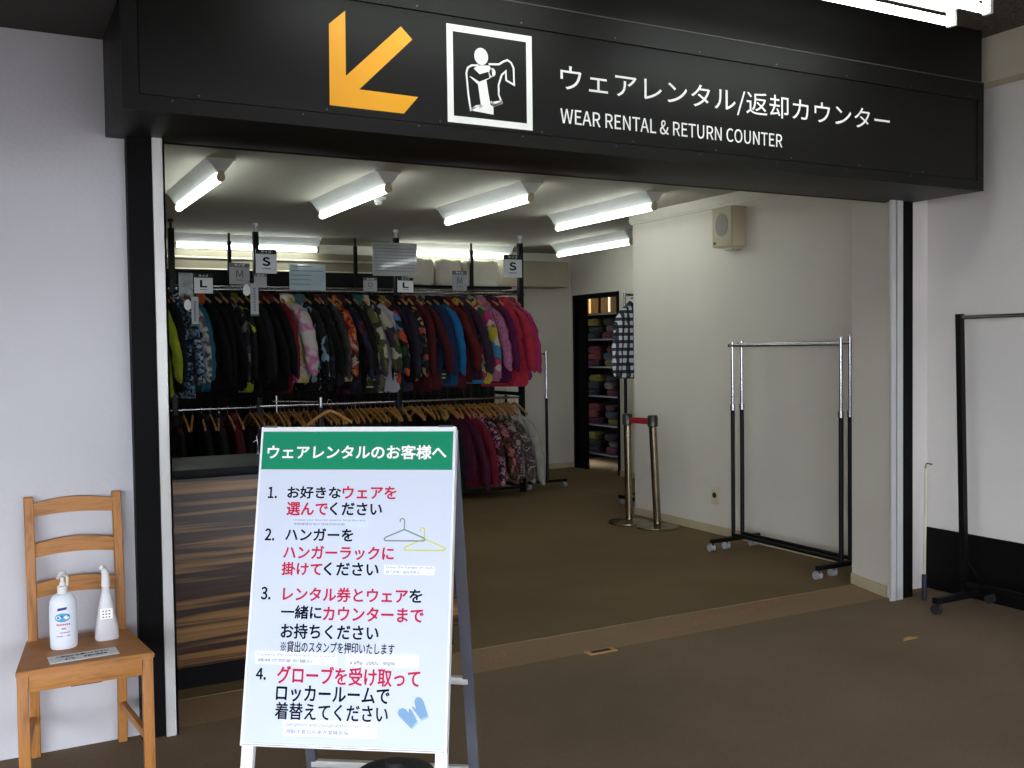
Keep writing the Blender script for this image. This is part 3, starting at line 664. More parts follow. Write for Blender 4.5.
# hangers
M_hang = banded('hanger_wood', [(120, 82, 40), (172, 124, 66), (150, 104, 52)], [.3, .5, .7], 30, 30, .4)
def make_hanger():
    t = thing('coat_hanger', 'x', 'hanger')
    mb = MB(); pts = [(0, -.21+.42*i/16, -.075-.11*(abs(-1+i/8))**1.25) for i in range(17)]
    mb.loft([[(x_, y_+0, z_+h_) for x_, h_ in ((-.006, -.013), (.006, -.013), (.008, .0), (.006, .013), (-.006, .013), (-.008, 0))] for (_, y_, z_) in pts for x_ in (0,)] if False else
            [[(a, y_, z_+b) for a, b in ((-.006, -.013), (.006, -.013), (.008, 0), (.006, .013), (-.006, .013), (-.008, 0))] for (_, y_, z_) in pts])
    mb.build('shoulder_bar', M_hang, t, local=True)
    hk_ = [(0, .0+.021*cos(a), -.005+.021*sin(a)) for a in [pi*(-.1+1.15*k/10) for k in range(11)]]
    MB().tube([(0, 0, -.062), (0, .004, -.04), (0, .019, -.016)]+hk_, .0026, 6).build('hook', M_chrome, t, local=True)
    return t
hg = make_hanger(); first = [True]
def put_hanger(x, y, zr, yaw, label, group, sc=1.):
    o = hg if first[0] else copy_tree(hg); first[0] = False
    o.location = (x, y, zr+.0); o.rotation_euler = (0, 0, yaw); o['label'] = label; o['group'] = group; o.scale = (1, sc, sc); return o

# garments
def make_garment(seed, length=.86, sh=.20, rot=0, sleeve=1, thick=1., hood=True):
    """returns dict of meshes, hanging in the local YZ plane below the rail"""
    R = random.Random(seed); N = 28; out = {}
    ph = R.random()*6
    def ring(z, hy, hx, cx=0., wr=.0):
        r = []
        for k in range(N):
            a = 2*pi*k/N; f = 1+wr*sin(5*a+ph+z*9)+wr*.6*sin(9*a-z*21)
            r.append((cx+hx*sin(a)*f*thick, hy*(abs(cos(a))**.8)*(1 if cos(a) > 0 else -1)*f, z))
        return r
    sp = R.uniform(-.03, .05); dr = R.uniform(.0, .05); bulge = R.uniform(.85, 1.2)
    prof = [(-.060, .045, .030), (-.085, .07, .038), (-.12, .12, .042), (-.165, .17, .046), (-.22, .195, .052), (-.32, .205, .056), (-.45, .22, .058), (-.62, .235, .062), (-.75, .245, .064), (-length+.035, .25, .066), (-length, .235, .052)]
    mb = MB(); mb.loft([ring(z*1., hy*sh/.2, hx*bulge, .010*sin(z*8+ph), .10 if z < -.2 else .03) for z, hy, hx in prof])
    out['body'] = mb
    if hood:
        mb = MB(); mb.loft([ring(z, hy, hx, -.01, .06) for z, hy, hx in ((-.02, .03, .03), (-.03, .06, .05), (-.065, .085, .062), (-.12, .09, .06), (-.17, .05, .05))]); out['hood'] = mb
    for s in (-1, 1):
        e = R.uniform(-.02, .04)
        base = [(0, .13, -.13), (0, .175, -.17), (0, .235, -.27), (.004, .275+sp*.5+e*.4, -.42), (.006, .300+sp+e, -.57), (.0, .312+sp+e, -.69-dr), (.0, .314+sp+e, -.75-dr)]
        pts = []
        for i in range(len(base)-1):
            for q in (0, .5): pts.append([base[i][k]+(base[i+1][k]-base[i][k])*q for k in range(3)])
        pts.append(base[-1]); rs0 = [.045, .064, .072, .066, .060, .052, .040]
        rs = []
        for i in range(6): rs += [rs0[i], (rs0[i]+rs0[i+1])/2]
        rs.append(rs0[-1]); rings = []
        for i, ((x_, y_, z_), r_) in enumerate(zip(pts, rs)):
            w_ = 1+.09*(1 if i % 2 else -1)*(i > 3)
            rings.append([(x_+r_*.62*bulge*thick*w_*cos(2*pi*k/16)*(1+.09*sin(z_*31+k+ph)), s*y_*sh/.2+r_*w_*sin(2*pi*k/16)*(1+.08*sin(z_*45+2*k+ph)), z_+(.030*sin(2*pi*k/16)*s*-1)) for k in range(16)])
        mb = MB(); mb.loft(rings); out['sleeve%d' % s] = mb
    return out
def put_jacket(x, y, zr, label, m, seed, length=.86, m_sl=None, m_hd=None, m_hem=None, yaw=0., group='ski jackets on the upper rail', cat='jacket', hood=True, thick=1., sh=.2, name='ski_jacket'):
    t = thing(name, label, cat, (x, y, zr), yaw, group)
    g = make_garment(seed, length, hood=hood, thick=thick, sh=sh)
    g['body'].build('body', m, t, local=True)
    for s in (-1, 1): g['sleeve%d' % s].build('sleeve', m_sl or m, t, local=True)
    if hood: g['hood'].build('hood', m_hd or m, t, local=True)
    if m_hem:
        mb = MB(); N = 24
        for z in (-length+.05, -length+.085):
            mb.loft([[(.066*sin(2*pi*k/N)*thick, .232*sh/.2*cos(2*pi*k/N), zz) for k in range(N)] for zz in (z, z+.014)])
        mb.build('hem_stripe', m_hem, t, local=True)
    return t
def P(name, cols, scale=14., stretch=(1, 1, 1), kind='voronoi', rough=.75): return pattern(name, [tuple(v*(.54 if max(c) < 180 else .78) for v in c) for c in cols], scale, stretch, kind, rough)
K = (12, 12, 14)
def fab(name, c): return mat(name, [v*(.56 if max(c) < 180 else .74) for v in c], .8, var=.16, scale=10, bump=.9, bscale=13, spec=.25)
blk = mat('cloth_black', (8, 8, 10), .85, var=.12, bump=.25, bscale=22, spec=.2); blk2 = mat('cloth_charcoal', (20, 20, 25), .85, var=.12, bump=.25, bscale=22, spec=.2); wht = fab('cloth_white', (222, 218, 214))
# pixel-column derived x positions of the near sleeves -> world x at y = 8.88
def X_at(px):   # straight-line fit of the projection for the sleeve plane
    import math as _m
    return _m.tan(YAW+_m.atan((px-512+1.0)/997.))*8.88
YAW = radians(28.2)
J = [  # px, label, fabric, sleeve fabric, hood fabric, hem stripe
 (167, 'yellow green jacket at the far left end of the upper rail', fab('yg', (176, 196, 40)), None, blk, None),
 (175, 'black jacket between the yellow green jacket and the hanging tag on the left', blk, None, None, None),
 (183, 'black jacket directly left of the blue and white patterned jacket', blk2, None, blk, None),
 (192, 'blue and white patterned jacket on the left of the upper rail', P('pb', [(40, 100, 160), (200, 214, 226), (24, 50, 92), (110, 170, 206)], 26, (1, 1, 1.6)), None, None, None),
 (200, 'grey and pink marbled jacket right of the blue and white one', P('pg', [(84, 76, 88), (150, 132, 140), (206, 206, 208), (60, 54, 60)], 9, kind='soft'), None, None, None),
 (208, 'plain teal jacket on the left of the upper rail', fab('teal', (26, 136, 168)), None, blk, None),
 (216, 'black jacket with orange hood left of the second post', blk, None, fab('or', (196, 92, 24)), None),
 (226, 'black jacket just left of the second front post', blk, None, None, None),
 (235, 'black jacket with grey hood under the M card', blk, None, P('hg', [(120, 120, 126), K, (60, 60, 70)], 30), None),
 (243, 'black jacket with purple and white patterned sleeve', blk, P('pw', [K, (84, 70, 120), K, (170, 168, 172)], 16, (1, 1, .6)), None, None),
 (250, 'black jacket with yellow green patches under the round tag', P('by', [K, K, K, (170, 180, 40)], 10), None, fab('yg2', (140, 150, 40)), None),
 (258, 'black jacket under the long vertical paper tag', blk, None, P('hy', [(150, 140, 40), K, (80, 70, 40)], 24), None),
 (267, 'black jacket left of the dark red hooded one', blk2, None, P('hy', [K], 24), None),
 (277, 'black jacket with dark red hood', blk, None, fab('dr', (116, 18, 26)), None),
 (286, 'black jacket with white hem stripes left of the tie-dye jacket', blk, None, fab('dr', (116, 18, 26)), wht),
 (294, 'crimson jacket directly behind the tie-dye jacket', fab('crim', (166, 20, 50)), None, blk, None),
 (303, 'white jacket with pink and yellow tie-dye patches', P('td', [(206, 40, 120), (226, 210, 206), (206, 204, 60), (228, 222, 216), (216, 90, 160)], 6, kind='soft'), P('td2', [(220, 214, 206), (226, 222, 216), (216, 120, 170), (222, 216, 210), (190, 190, 80)], 5, kind='soft'), None, wht),
 (317, 'black jacket with pale blue spots right of the tie-dye jacket', P('bs', [K, K, (130, 170, 190), K, K], 22, (1, 1, .6)), None, fab('pbh', (120, 156, 172)), None),
 (326, 'plain black jacket right of the blue spotted one', blk, None, None, None),
 (334, 'black jacket with small grey speckles and red hood', P('sp', [K, K, K, K, (90, 90, 100)], 45), None, fab('rh', (170, 40, 36)), None),
 (342, 'dark grey jacket left of the orange patterned jacket', fab('dg', (50, 50, 60)), P('dgs', [(44, 44, 54), (90, 84, 84), (50, 50, 60)], 12, kind='soft'), None, None),
 (350, 'orange and red patterned jacket in the middle of the upper rail', P('op', [(210, 76, 24), (120, 30, 24), (216, 140, 60), K, (180, 40, 30), (190, 180, 160)], 20), None, None, None),
 (358, 'dark jacket with magenta and blue print', P('mb_', [K, (170, 24, 70), K, (44, 44, 100), K], 18), None, fab('mar', (70, 20, 34)), None),
 (366, 'black jacket left of the olive camouflage jacket', blk, None, None, None),
 (375, 'olive and cream camouflage jacket with teal hood', P('cm', [(186, 184, 150), (96, 108, 50), (90, 70, 90), (140, 150, 70), (60, 50, 56)], 15, (1, 1, .7)), None, fab('tealh', (40, 150, 150)), wht),
 (384, 'olive and purple camouflage jacket directly left of the light grey one', P('cm2', [(150, 150, 110), (84, 96, 44), (84, 62, 84), (196, 190, 170), (60, 50, 60)], 13, (1, 1, .7)), None, None, wht),
 (391, 'light grey jacket in the middle of the upper rail', fab('lg', (186, 186, 196)), None, blk, None),
 (399, 'black jacket with green and blue print and yellow hood', P('gb', [K, (40, 110, 60), K, (90, 130, 190), (200, 80, 40), K], 13), None, fab('yh', (170, 160, 40)), wht),
 (407, 'dark purple jacket left of the black floral jacket', fab('dp', (58, 40, 74)), None, None, None),
 (415, 'plain black jacket with dark purple sleeves', blk, fab('dp2', (46, 36, 62)), None, None),
 (423, 'black floral jacket with small cream and orange flowers', P('fl', [K, K, (190, 170, 110), K, (180, 70, 50), K, (60, 110, 120)], 20), None, None, None),
 (431, 'dark red jacket right of the black floral jacket', fab('drj', (118, 22, 32)), None, None, None),
 (439, 'maroon jacket with a pale checked hood', fab('mrj', (104, 20, 26)), None, P('ck', [(190, 186, 180), (60, 30, 34), (150, 140, 140)], 30), None),
 (447, 'navy blue jacket with yellow hem label', fab('nv', (22, 52, 110)), None, blk, fab('ylw', (206, 190, 40))),
 (457, 'bright blue jacket in the right half of the upper rail', fab('bb', (18, 108, 170)), fab('bb2', (24, 120, 186)), blk, None),
 (465, 'brick red jacket right of the bright blue one', fab('br', (140, 26, 30)), None, None, None),
 (473, 'dark burgundy jacket left of the plum jacket', fab('bg', (84, 18, 30)), None, P('bgh', [(70, 30, 50), (180, 160, 40), (70, 30, 50), (70, 30, 50)], 14), None),
 (480, 'plum jacket left of the multicoloured one', fab('pl', (78, 44, 76)), None, None, None),
 (489, 'multicoloured yellow, blue and pink patchwork jacket', P('mc', [(206, 190, 50), (60, 140, 180), (206, 60, 120), (220, 210, 190), (110, 150, 60)], 9), None, P('mch', [(60, 130, 180), (190, 170, 60), (50, 80, 110)], 16), None),
 (498, 'heather pink jacket on the right of the upper rail', P('hp', [(186, 100, 148), (206, 128, 168), (170, 84, 132)], 60, kind='soft'), None, None, None),
 (506, 'dark plum jacket with tan hem right of the heather pink one', fab('pt', (96, 26, 66)), None, None, None),
 (513, 'magenta purple jacket left of the coral jacket', fab('mp', (140, 24, 104)), None, None, None),
 (523, 'coral red jacket near the right end of the upper rail', fab('cr', (214, 50, 74)), None, None, None),
 (531, 'bright pink jacket at the right end of the upper rail', fab('pk', (196, 48, 118)), None, None, None),
]
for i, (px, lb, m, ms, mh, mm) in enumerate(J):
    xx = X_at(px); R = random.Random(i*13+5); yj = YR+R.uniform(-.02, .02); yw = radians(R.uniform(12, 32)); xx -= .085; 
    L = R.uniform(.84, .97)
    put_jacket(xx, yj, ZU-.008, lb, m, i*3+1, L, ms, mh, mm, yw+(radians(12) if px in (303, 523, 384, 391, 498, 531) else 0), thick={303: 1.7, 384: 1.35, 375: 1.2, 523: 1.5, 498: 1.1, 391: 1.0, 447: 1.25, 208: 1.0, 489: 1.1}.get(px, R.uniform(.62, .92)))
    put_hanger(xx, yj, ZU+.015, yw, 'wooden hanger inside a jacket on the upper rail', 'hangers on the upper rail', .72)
# lower tier
LJ = [
 (451, 'black jacket on the lower rail just right of the folding sign', blk, None),
 (459, 'dark navy jacket with yellow collar on the lower rail', fab('nv2', (24, 24, 44)), fab('ylc', (190, 176, 70))),
 (474, 'plum magenta jacket on the lower rail', fab('pm', (110, 18, 62)), None),
 (484, 'crimson pink jacket on the lower rail', fab('cp', (176, 26, 66)), None),
 (494, 'white and pink patterned jacket on the lower rail', P('wp', [(200, 170, 180), (120, 40, 60), (90, 50, 60), (190, 120, 150)], 30), None),
 (502, 'dark red print jacket on the lower rail', P('rp', [(120, 50, 50), (190, 110, 110), (60, 30, 34), (150, 100, 60)], 28), None),
 (510, 'brown and cream speckled jacket on the lower rail', P('bc', [(100, 76, 70), (180, 160, 150), (70, 50, 50), (150, 90, 110)], 34), None),
 (519, 'cream printed jacket on the lower rail beside the off-white one', P('cpj', [(176, 164, 150), (110, 96, 90), (190, 180, 170), (140, 110, 120)], 32), None),
 (530, 'off-white jacket at the right end of the lower rail', fab('ow', (196, 190, 180)), None),
]
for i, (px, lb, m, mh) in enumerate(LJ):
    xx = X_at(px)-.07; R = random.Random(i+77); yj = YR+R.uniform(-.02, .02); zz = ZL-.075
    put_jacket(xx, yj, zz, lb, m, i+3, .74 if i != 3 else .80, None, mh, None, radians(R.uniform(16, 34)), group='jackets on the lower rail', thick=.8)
for i, (px, lb, m) in enumerate([(238, 'dark red garment on the lower rail behind the left end of the counter', fab('drl', (120, 14, 44))), (207, 'black garment on the lower rail above the counter', blk), (180, 'black garment with red trim low on the far left', P('brt', [K, K, (120, 20, 40), K], 6)), (222, 'charcoal garment on the lower rail left of the dark red one', blk2)]):
    put_jacket(X_at(px), YR, ZL-.02, lb, m, i+5, .78, group='jackets on the lower rail', thick=.8)
R = random.Random(3)
for i in range(56):
    px = 262+i*4.85+R.uniform(-1.6, 1.6)
    put_hanger(X_at(px)-.05, YR+.0, ZL+.015, radians(R.uniform(-6, 22)), 'wooden coat hanger on the lower rail above the folding sign', 'wooden hangers on the lower rail')
for i in range(7):
    put_hanger(X_at(190+i*9)-.02, YR+.0, ZL+.015, radians(R.uniform(-14, 14)), 'wooden coat hanger on the lower rail above the counter', 'wooden hangers above the counter')
# low chrome rack in front of the lower rail
t = thing('display_rail', 'low chrome T rail standing in front of the lower row of hangers', 'clothes rack', (2.35, 8.2, 0))
bx(2.53, 2.57, 8.0, 8.5, .0, .03, bev=.003).build('foot', M_black_metal, t)
bx(2.535, 2.575, 8.18, 8.22, .03, 1.03, bev=.003).build('post', M_black_metal, t)
MB().cyl(2.555, 8.2, .9, 1.115, .016).build('upper_post', M_chrome, t)
MB().tube([(2.05, 8.25, 1.055), (3.2, 8.16, 1.055)], .008).build('hanging_rail', M_chrome, t)
MB().tube([(2.12, 8.10, 1.10), (2.56, 8.2, 1.075)], .005).tube([(2.19, 8.24, 1.0), (2.19, 8.24, 1.14)], .008).build('side_arm', M_chrome, t)
put_hanger(2.62, 8.16, 1.075, radians(100), 'wooden coat hanger facing forward on the low chrome rail', 'hangers on the low chrome rail')

# ------------------------------------------------------------------ CARDS ON THE RACKS
YC = YR-.075
M_card = mat('card_white', (214, 218, 222), .35, var=.03)
M_card_g = mat('card_grey', (150, 152, 154), .35, var=.05)
M_film = mat('clear_film', (150, 160, 162), .12, var=.35, scale=12, coat=.5)
CARDM = lambda x, z, y, rz=0: Matrix.Translation((x, y, z)) @ Matrix.Rotation(rz, 4, 'Z') @ Matrix.Rotation(pi/2, 4, 'X')
def card(px_box, letter, label, m=M_card, rz=0., head=True, y=YC):
    x0, z1, x1, z0 = px_box; w, h = x1-x0, z1-z0
    t = thing('size_card', label, 'card', ((x0+x1)/2, y, z0), rz, 'size cards above the jackets')
    bx(-w/2, w/2, 0, .004, 0, h).build('card', m, t, local=True)
    f = lambda u, v: (u, -.0015, v)
    if head:
        mb = MB(); flat_poly(mb, [(-w/2, h*.80), (w/2, h*.80), (w/2, h), (-w/2, h)], f); mb.build('header', M_rubber if m is M_card else mat('faded_header', (90, 92, 100), .5), t, local=True, smooth=False)
        link('lettering', text_mesh('サイズ', -w*.25, w*.25, h*.84, h*.96, .001), M_card, t, local=True, smooth=False, M=Matrix(((1,0,0,0),(0,0,-1,-.003),(0,1,0,0),(0,0,0,1))))
    if letter:
        link('lettering', text_mesh(letter, -w*.17, w*.17, h*.32, h*.66, .004 if m is M_card else 0), M_navy if m is M_card else mat('faded_ink', (60, 62, 66), .5), t, local=True, smooth=False, M=Matrix(((1,0,0,0),(0,0,-1,-.003),(0,1,0,0),(0,0,0,1))))
        mb = MB(); flat_poly(mb, [(-w*.2, h*.18), (w*.2, h*.18), (w*.2, h*.215), (-w*.2, h*.215)], f); mb.build('underline', M_ink_s, t, local=True, smooth=False)
    return t
card((1.574, 2.207, 1.695, 1.984), None, 'shiny clear plastic sleeve on the leftmost post, left of the L card', M_film, head=False)
card((1.705, 2.201, 1.865, 2.03), 'L', 'white size card reading L on the left of the racks')
card((2.005, 2.306, 2.20, 2.115), 'M', 'greyish size card reading M beside the second front post', M_card_g, rz=radians(12))
card((2.250, 2.438, 2.442, 2.219), 'S', 'white size card reading S at the top of the second front post')
card((2.232, 2.214, 2.346, 2.091), None, 'small grey card hanging below the left S card', M_card_g)
card((3.271, 2.202, 3.409, 2.072), 'O', 'grey size card reading O below the large printed notice', M_card_g)
card((3.620, 2.21, 3.785, 2.068), 'L', 'white size card reading L below the large printed notice')
card((4.205, 2.292, 4.367, 2.097), 'M', 'greyish size card reading M under the right back lamp', M_card_g)
card((4.785, 2.469, 5.0, 2.24), 'S', 'white size card reading S at the top of the right end post')
def notice(x0, z1, x1, z0, label, m, rows, y=YC, seed=1):
    t = thing('printed_notice', label, 'notice', ((x0+x1)/2, y, z0)); w, h = x1-x0, z1-z0
    bx(-w/2, w/2, 0, .004, 0, h).build('sheet', m, t, local=True)
    mb = MB(); R = random.Random(seed); f = lambda u, v: (u, -.001, v)
    for i in range(rows):
        v = h*(.92-.86*i/rows); u = -w*.45
        e = w*(.45 if R.random() > .3 else .1)
        while u < e:
            l = R.uniform(.012, .04); flat_poly(mb, [(u, v-h*.022), (min(e, u+l), v-h*.022), (min(e, u+l), v+h*.01), (u, v+h*.01)], f); u += l+.006
    tag(mb.build('print', M_ink_s if m is not M_film else M_navy, t, local=True, smooth=False), kind='stuff')
notice(2.556, 2.313, 2.90, 2.073, 'glossy printed notice between the left S card and the middle posts', mat('glossy_sheet', (170, 190, 196), .1, var=.1, coat=1), 5)
notice(3.368, 2.545, 3.828, 2.224, 'large grey printed notice high on the middle post', mat('grey_sheet', (150, 152, 150), .2, var=.12, coat=.6), 9, seed=4)
YT = 8.75
def htag(xr, zr, rr, xv0, xv1, zv0, zv1, lab):
    t = thing('hanging_tag', lab, 'tag', (xv0, YT-.02, zv1))
    MB().loft([[(xr+rr*cos(2*pi*k/24), y_, zr+rr*1.5*sin(2*pi*k/24)) for k in range(24)] for y_ in (YT-.024, YT-.020)]).build('round_tag', M_card, t)
    bx(xv0, xv1, YT-.034, YT-.030, zv0, zv1).build('strip_tag', M_card_g, t)
    bx(xv0-.004, xv1+.004, YT-.036, YT-.028, zv0-.012, zv0+.004).build('clip', mat('clip_green', (40, 90, 50), .5), t)
    MB().tube([((xv0+xv1)/2, YT-.03, zv1-.01), ((xv0+xv1)/2+.02, YT+.1, zv1+.05), ((xv0+xv1)/2+.03, YR+.10, ZU+.05)], .002, 6).build('cord', M_leg_g, t)
    MB().tube([(xr, YT-.022, zr+.03), ((xv0+xv1)/2, YT-.03, zv1-.01)], .0015, 6).build('cord', M_leg_g, t)
    mb = MB()
    for i in range(9): flat_poly(mb, [((xv0+xv1)/2-.010, zv0+.03+i*(zv1-zv0-.06)/9), ((xv0+xv1)/2+.010, zv0+.03+i*(zv1-zv0-.06)/9), ((xv0+xv1)/2+.010, zv0+.045+i*(zv1-zv0-.06)/9), ((xv0+xv1)/2-.010, zv0+.045+i*(zv1-zv0-.06)/9)], lambda u, v: (u, YT-.0355, v))
    tag(mb.build('print', M_ink_s, t, smooth=False), kind='stuff')
htag(1.583, 1.909, .031, 1.610, 1.668, 1.745, 1.977, 'white round tag and paper strip left of the blue patterned jacket')
htag(2.081, 2.043, .033, 2.109, 2.178, 1.83, 2.10, 'white round tag and paper strip beside the second front post')

# ------------------------------------------------------------------ BACK WALL DETAILS
t = thing('draped_bundle', 'white cloth covered bundle on the shelf under the right back lamp', 'bundle', (4.55, 10.25, 2.16), group=None)
def bundle(x0, x1, lab, seed):
    t = thing('draped_bundle', lab, 'bundle', ((x0+x1)/2, 10.2, 2.2), group='white draped bundles on the back shelf')
    R = random.Random(seed); N = 40; rings = []
    for z, s in ((2.21, .92), (2.24, 1.0), (2.40, 1.0), (2.47, .97), (2.495, .85)):
        rings.append([((x0+x1)/2+(x1-x0)/2*s*(abs(cos(a))**.45)*(1 if cos(a) > 0 else -1), 10.16+.13*s*(abs(sin(a))**.45)*(1 if sin(a) > 0 else -1)+.010*sin(a*11+seed+z*14), z+.008*sin(a*7+seed)) for a in [2*pi*k/N for k in range(N)]])
    MB().loft(rings).build('cloth', mat('white_cloth', (206, 200, 184), .85, bump=.5, bscale=9), t)
bpy.data.objects.remove(t)
bundle(4.12, 4.45, 'white cloth draped bundle left of the back M card', 1)
bundle(4.46, 4.80, 'white cloth draped bundle right of the back M card', 2)
bundle(4.80, 5.26, 'white cloth draped bundle behind the right end post', 3)
sh_ = bx(4.05, 5.35, 9.95, 10.32, 2.18, 2.205); tag(sh_.build('back_shelf', M_black_d), 'thin dark shelf carrying the white draped bundles', 'shelf')
t = MB().tube([(1.2, 10.31, 2.46), (4.05, 10.31, 2.46)], .012, 10).tube([(1.2, 10.31, 2.335), (4.05, 10.31, 2.335)], .02, 10)
tag(t.build('conduit', mat('pale_pipe', (226, 218, 196), .5)), 'pale conduit pipes running along the beige duct at the back', 'pipe')

# ------------------------------------------------------------------ STORE ROOM SHELF IN THE DOORWAY
XS, YS0, YS1 = 7.15, 10.45, 11.45
t = thing('storage_shelf', 'dark storage shelf seen through the black framed doorway', 'shelf', (XS+.2, 10.95, 0))
for y in (YS0, YS1):
    for x in (XS, XS+.45): bx(x, x+.03, y, y+.03, 0, 2.25).build('post', M_leg_g if y == YS0 and x == XS else M_black_metal, t)
for z in (.12, .5, .88, 1.26, 1.62, 1.95): bx(XS, XS+.48, YS0, YS1+.03, z-.02, z).build('shelf_board', M_black_d, t)
bx(XS+.49, XS+.51, YS0, YS1+.03, .0, 2.25).build('added_back_panel', M_black_d, t)  # black sheet added so the lit wall behind leaves the gaps dark
bx(XS, XS+.5, YS1+.04, YS1+.045, .0, 2.25).build('side_panel', M_black_d, t)
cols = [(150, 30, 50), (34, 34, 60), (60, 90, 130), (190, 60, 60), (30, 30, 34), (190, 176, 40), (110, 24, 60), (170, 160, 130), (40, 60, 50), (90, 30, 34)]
cn = ['red', 'navy', 'blue', 'coral', 'black', 'yellow', 'plum', 'cream', 'dark green', 'maroon']
lev = ['bottom', 'second lowest', 'third lowest', 'fourth lowest', 'upper']
def folded(x, y, z, w, d, h, m, lab, seed):
    t = thing('folded_jacket', lab, 'folded clothes', (x, y, z), group='folded clothes on the store shelf')
    R = random.Random(seed); N = 28; rings = []
    for q, s in ((0, .94), (.25, 1.0), (.75, 1.0), (1., .9)):
        rings.append([(d/2*s*(abs(cos(a))**.5)*(1 if cos(a) > 0 else -1)+.008*sin(a*5+seed), w/2*s*(abs(sin(a))**.5)*(1 if sin(a) > 0 else -1), q*h+.006*sin(3*a+seed)*(q > 0)) for a in [2*pi*k/N for k in range(N)]])
    MB().loft(rings).build('body', m, t, local=True)
    MB().tube([(-d/2*.96, -w*.35, h*.55), (-d/2*1.0, 0, h*.5), (-d/2*.96, w*.35, h*.55)], .008, 6).build('fold', m, t, local=True)
k = 0
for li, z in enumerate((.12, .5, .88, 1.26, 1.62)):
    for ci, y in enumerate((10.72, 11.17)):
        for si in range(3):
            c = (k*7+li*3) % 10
            folded(XS+.22+.03*sin(k*2.3), y+.02*sin(k*5.1), z+.002+si*.088, .36+.04*sin(k*3.7), .36, .084, mat('store_'+cn[c].replace(' ', '_'), [v*.17 for v in cols[c]], .95, var=.3, scale=14, spec=.05), '%s folded garment, %s in the %s stack on the store room %s shelf' % (cn[c], ('lowest', 'middle', 'topmost')[si], ('near', 'far')[ci], lev[li]), k); k += 1  # garment colours darkened to carry the shade of the unlit store room
for i, y in enumerate((10.70, 11.16)):
    t = thing('cardboard_box', 'yellow brown cardboard box on top of the store room shelf, %s one' % ('nearer' if i == 0 else 'farther'), 'box', (XS+.22, y, 1.95))
    bx(XS+.02, XS+.42, y-.2, y+.2, 1.952, 2.2, bev=.004).build('carton', mat('carton', (62, 42, 10), .9, spec=.1), t)  # carton colour darkened for the same room shade
    bx(XS+.017, XS+.423, y-.025, y+.025, 1.96, 2.2015).build('tape', mat('tape', (180, 140, 80), .3), t)
t = thing('door_leaf', 'x', 'door', (0, 0, 0)); bpy.data.objects.remove(t)
mb = bx(DX+.12, DX+.50, 9.72, 9.755, 0, 2.10)
d1 = struct('door_1', mb, mat('grey_door', (120, 116, 104), .6))
MB().tube([(DX+.44, 9.76, .98), (DX+.44, 9.80, .98), (DX+.36, 9.80, .98)], .009).build('door_handle', M_steel, d1)

# plaid shirt hanging at the corner
def plaid():
    m = bpy.data.materials.new('plaid'); m.use_nodes = True; nt = m.node_tree; b = nt.nodes['Principled BSDF']
    tc = nt.nodes.new('ShaderNodeTexCoord'); sp = nt.nodes.new('ShaderNodeSeparateXYZ'); nt.links.new(tc.outputs['Object'], sp.inputs[0])
    def stripes(sock, per, duty):
        a = nt.nodes.new('ShaderNodeMath'); a.operation = 'DIVIDE'; nt.links.new(sock, a.inputs[0]); a.inputs[1].default_value = per
        f = nt.nodes.new('ShaderNodeMath'); f.operation = 'FRACT'; nt.links.new(a.outputs[0], f.inputs[0])
        g = nt.nodes.new('ShaderNodeMath'); g.operation = 'LESS_THAN'; nt.links.new(f.outputs[0], g.inputs[0]); g.inputs[1].default_value = duty
        return g.outputs[0]
    h = stripes(sp.outputs['Z'], .070, .45); v = stripes(sp.outputs['Y'], .060, .45)
    ad = nt.nodes.new('ShaderNodeMath'); ad.operation = 'ADD'; nt.links.new(h, ad.inputs[0]); nt.links.new(v, ad.inputs[1])
    dv = nt.nodes.new('ShaderNodeMath'); dv.operation = 'DIVIDE'; nt.links.new(ad.outputs[0], dv.inputs[0]); dv.inputs[1].default_value = 2
    r = nt.nodes.new('ShaderNodeValToRGB'); e = r.color_ramp.elements; e.new(.5); r.color_ramp.interpolation = 'CONSTANT'
    e[0].position = 0; e[0].color = (*lin((214, 216, 222)), 1); e[1].position = .3; e[1].color = (*lin((50, 54, 70)), 1); e[2].position = .8; e[2].color = (*lin((12, 13, 20)), 1)
    nt.links.new(dv.outputs[0], r.inputs['Fac']); nt.links.new(r.outputs['Color'], b.inputs['Base Color']); b.inputs['Roughness'].default_value = .8
    return m
put_jacket(5.49, 7.76, 2.03, 'black and white plaid jacket hanging at the corner of the white side wall', plaid(), 4, .82, yaw=radians(98), group='plaid', hood=False, thick=1.3, sh=.155)
for o in COL.objects:
    if o.get('group') == 'plaid': del o['group']
    
# ------------------------------------------------------------------ SMALL THINGS ON THE FLOOR
mb = MB()
R = random.Random(9)
M_chalk = mat('pink_chalk', (196, 110, 84), .9)
def scrib(cx, cy, w, n, seed):
    R = random.Random(seed); pts = [(cx-w/2+w*i/n+R.uniform(-.01, .01), cy+R.uniform(-.05, .05)) for i in range(n+1)]
    mb = MB(); stroke(mb, pts, .007, lambda u, v: (u, v, .0015)); return mb
CH = [(2.02, 4.36, .16), (2.2, 4.30, .12), (3.20, 4.24, .14), (3.42, 4.27, .10), (3.56, 4.34, .14), (3.80, 4.31, .10), (3.93, 4.37, .16), (4.10, 4.40, .10)]
for i, (cx, cy, w) in enumerate(CH):
    tag(scrib(cx, cy, w, 7, i+1).build('chalk_mark', M_chalk, smooth=False), 'faint pink chalk scribble on the carpet strip, %s' % ['leftmost beside the sign leg', 'second from the left, beside the sign leg', 'first of the right hand row', 'second of the right hand row', 'third of the right hand row', 'third from the right', 'second from the right', 'rightmost, nearest the rolling racks'][i], 'mark', 'chalk marks on the carpet strip')
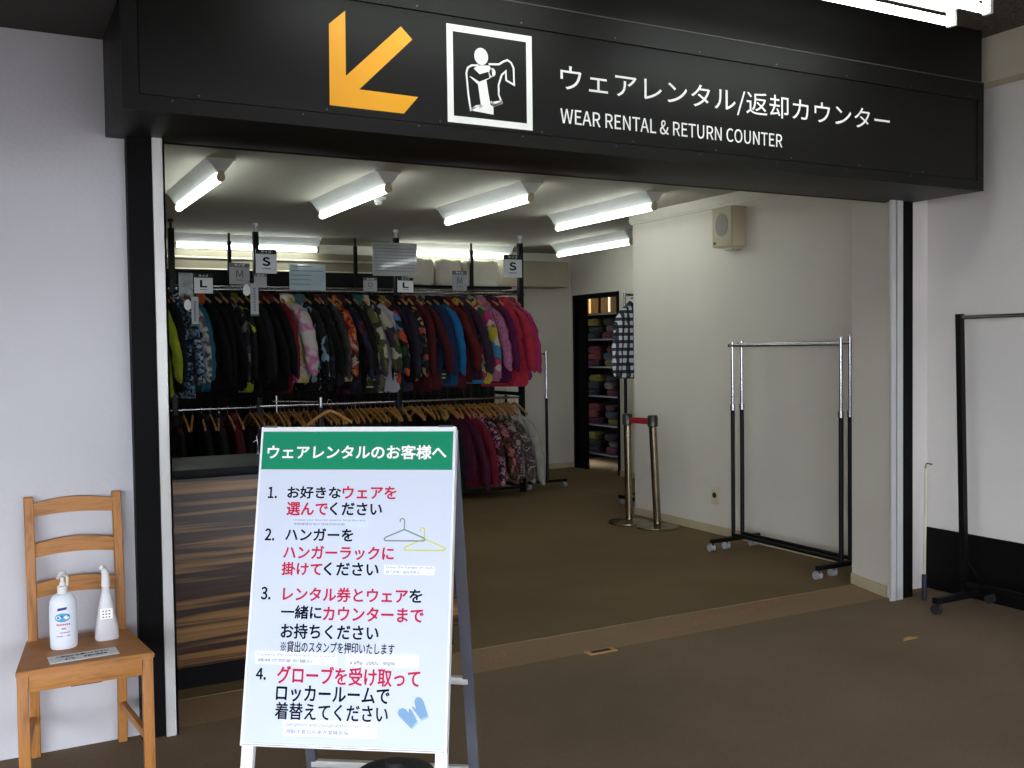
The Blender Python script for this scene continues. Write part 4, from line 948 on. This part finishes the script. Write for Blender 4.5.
pt = thing('carpet_patch', 'small brass edged floor socket plate at the carpet seam', 'floor plate', (2.68, 4.10, 0))
bx(2.60, 2.76, 4.075, 4.135, 0, .003).build('plate', mat('brass_tan', (190, 140, 60), .4), pt)
bx(2.625, 2.735, 4.090, 4.122, .002, .0045).build('opening', M_rubber, pt)
lf = MB(); lf.loft([[(4.13+a*.05, 3.466+b*.02, z+abs(b)*.008) for a, b in ((-1, 0), (-.5, .8), (.3, 1), (1.2, .1), (.3, -.9), (-.4, -.7))] for z in (.002, .004)])
tag(lf.build('fallen_leaf', mat('leaf_ochre', (190, 150, 70), .7)), 'small ochre dry leaf on the brown carpet near the right rack', 'leaf')

# ------------------------------------------------------------------ LIGHT
w = bpy.data.worlds.new('sky'); SC.world = w; w.use_nodes = True
bg = w.node_tree.nodes['Background']; bg.inputs['Color'].default_value = (.86, .90, 1.0, 1); bg.inputs['Strength'].default_value = 11.0
def area(name, loc, rot, sx, sy, power, col):
    l = bpy.data.lights.new(name, 'AREA'); l.shape = 'RECTANGLE'; l.size = sx; l.size_y = sy; l.energy = power; l.color = col
    o = bpy.data.objects.new(name, l); COL.objects.link(o); o.location = loc; o.rotation_euler = rot; return o

# ------------------------------------------------------------------ CAMERA
cam = bpy.data.cameras.new('camera'); co = bpy.data.objects.new('camera', cam); COL.objects.link(co); SC.camera = co
cam.sensor_width = 36; cam.lens = 36*997./1024; cam.clip_start = .05
yaw, pit, roll = radians(28.2), radians(-2.0), radians(.76)
fw = Vector((sin(yaw)*cos(pit), cos(yaw)*cos(pit), sin(pit))); rt0 = Vector((cos(yaw), -sin(yaw), 0)); up0 = rt0.cross(fw)
rt = rt0*cos(roll)-up0*sin(roll); up = up0*cos(roll)+rt0*sin(roll)
co.matrix_world = Matrix.Translation((0, 0, 1.5)) @ Matrix((rt, up, -fw)).transposed().to_4x4()
SC.view_settings.view_transform = 'Standard'; SC.view_settings.look = 'None'; SC.view_settings.gamma = 1; SC.view_settings.use_curve_mapping = False
SC.view_settings.exposure = 0
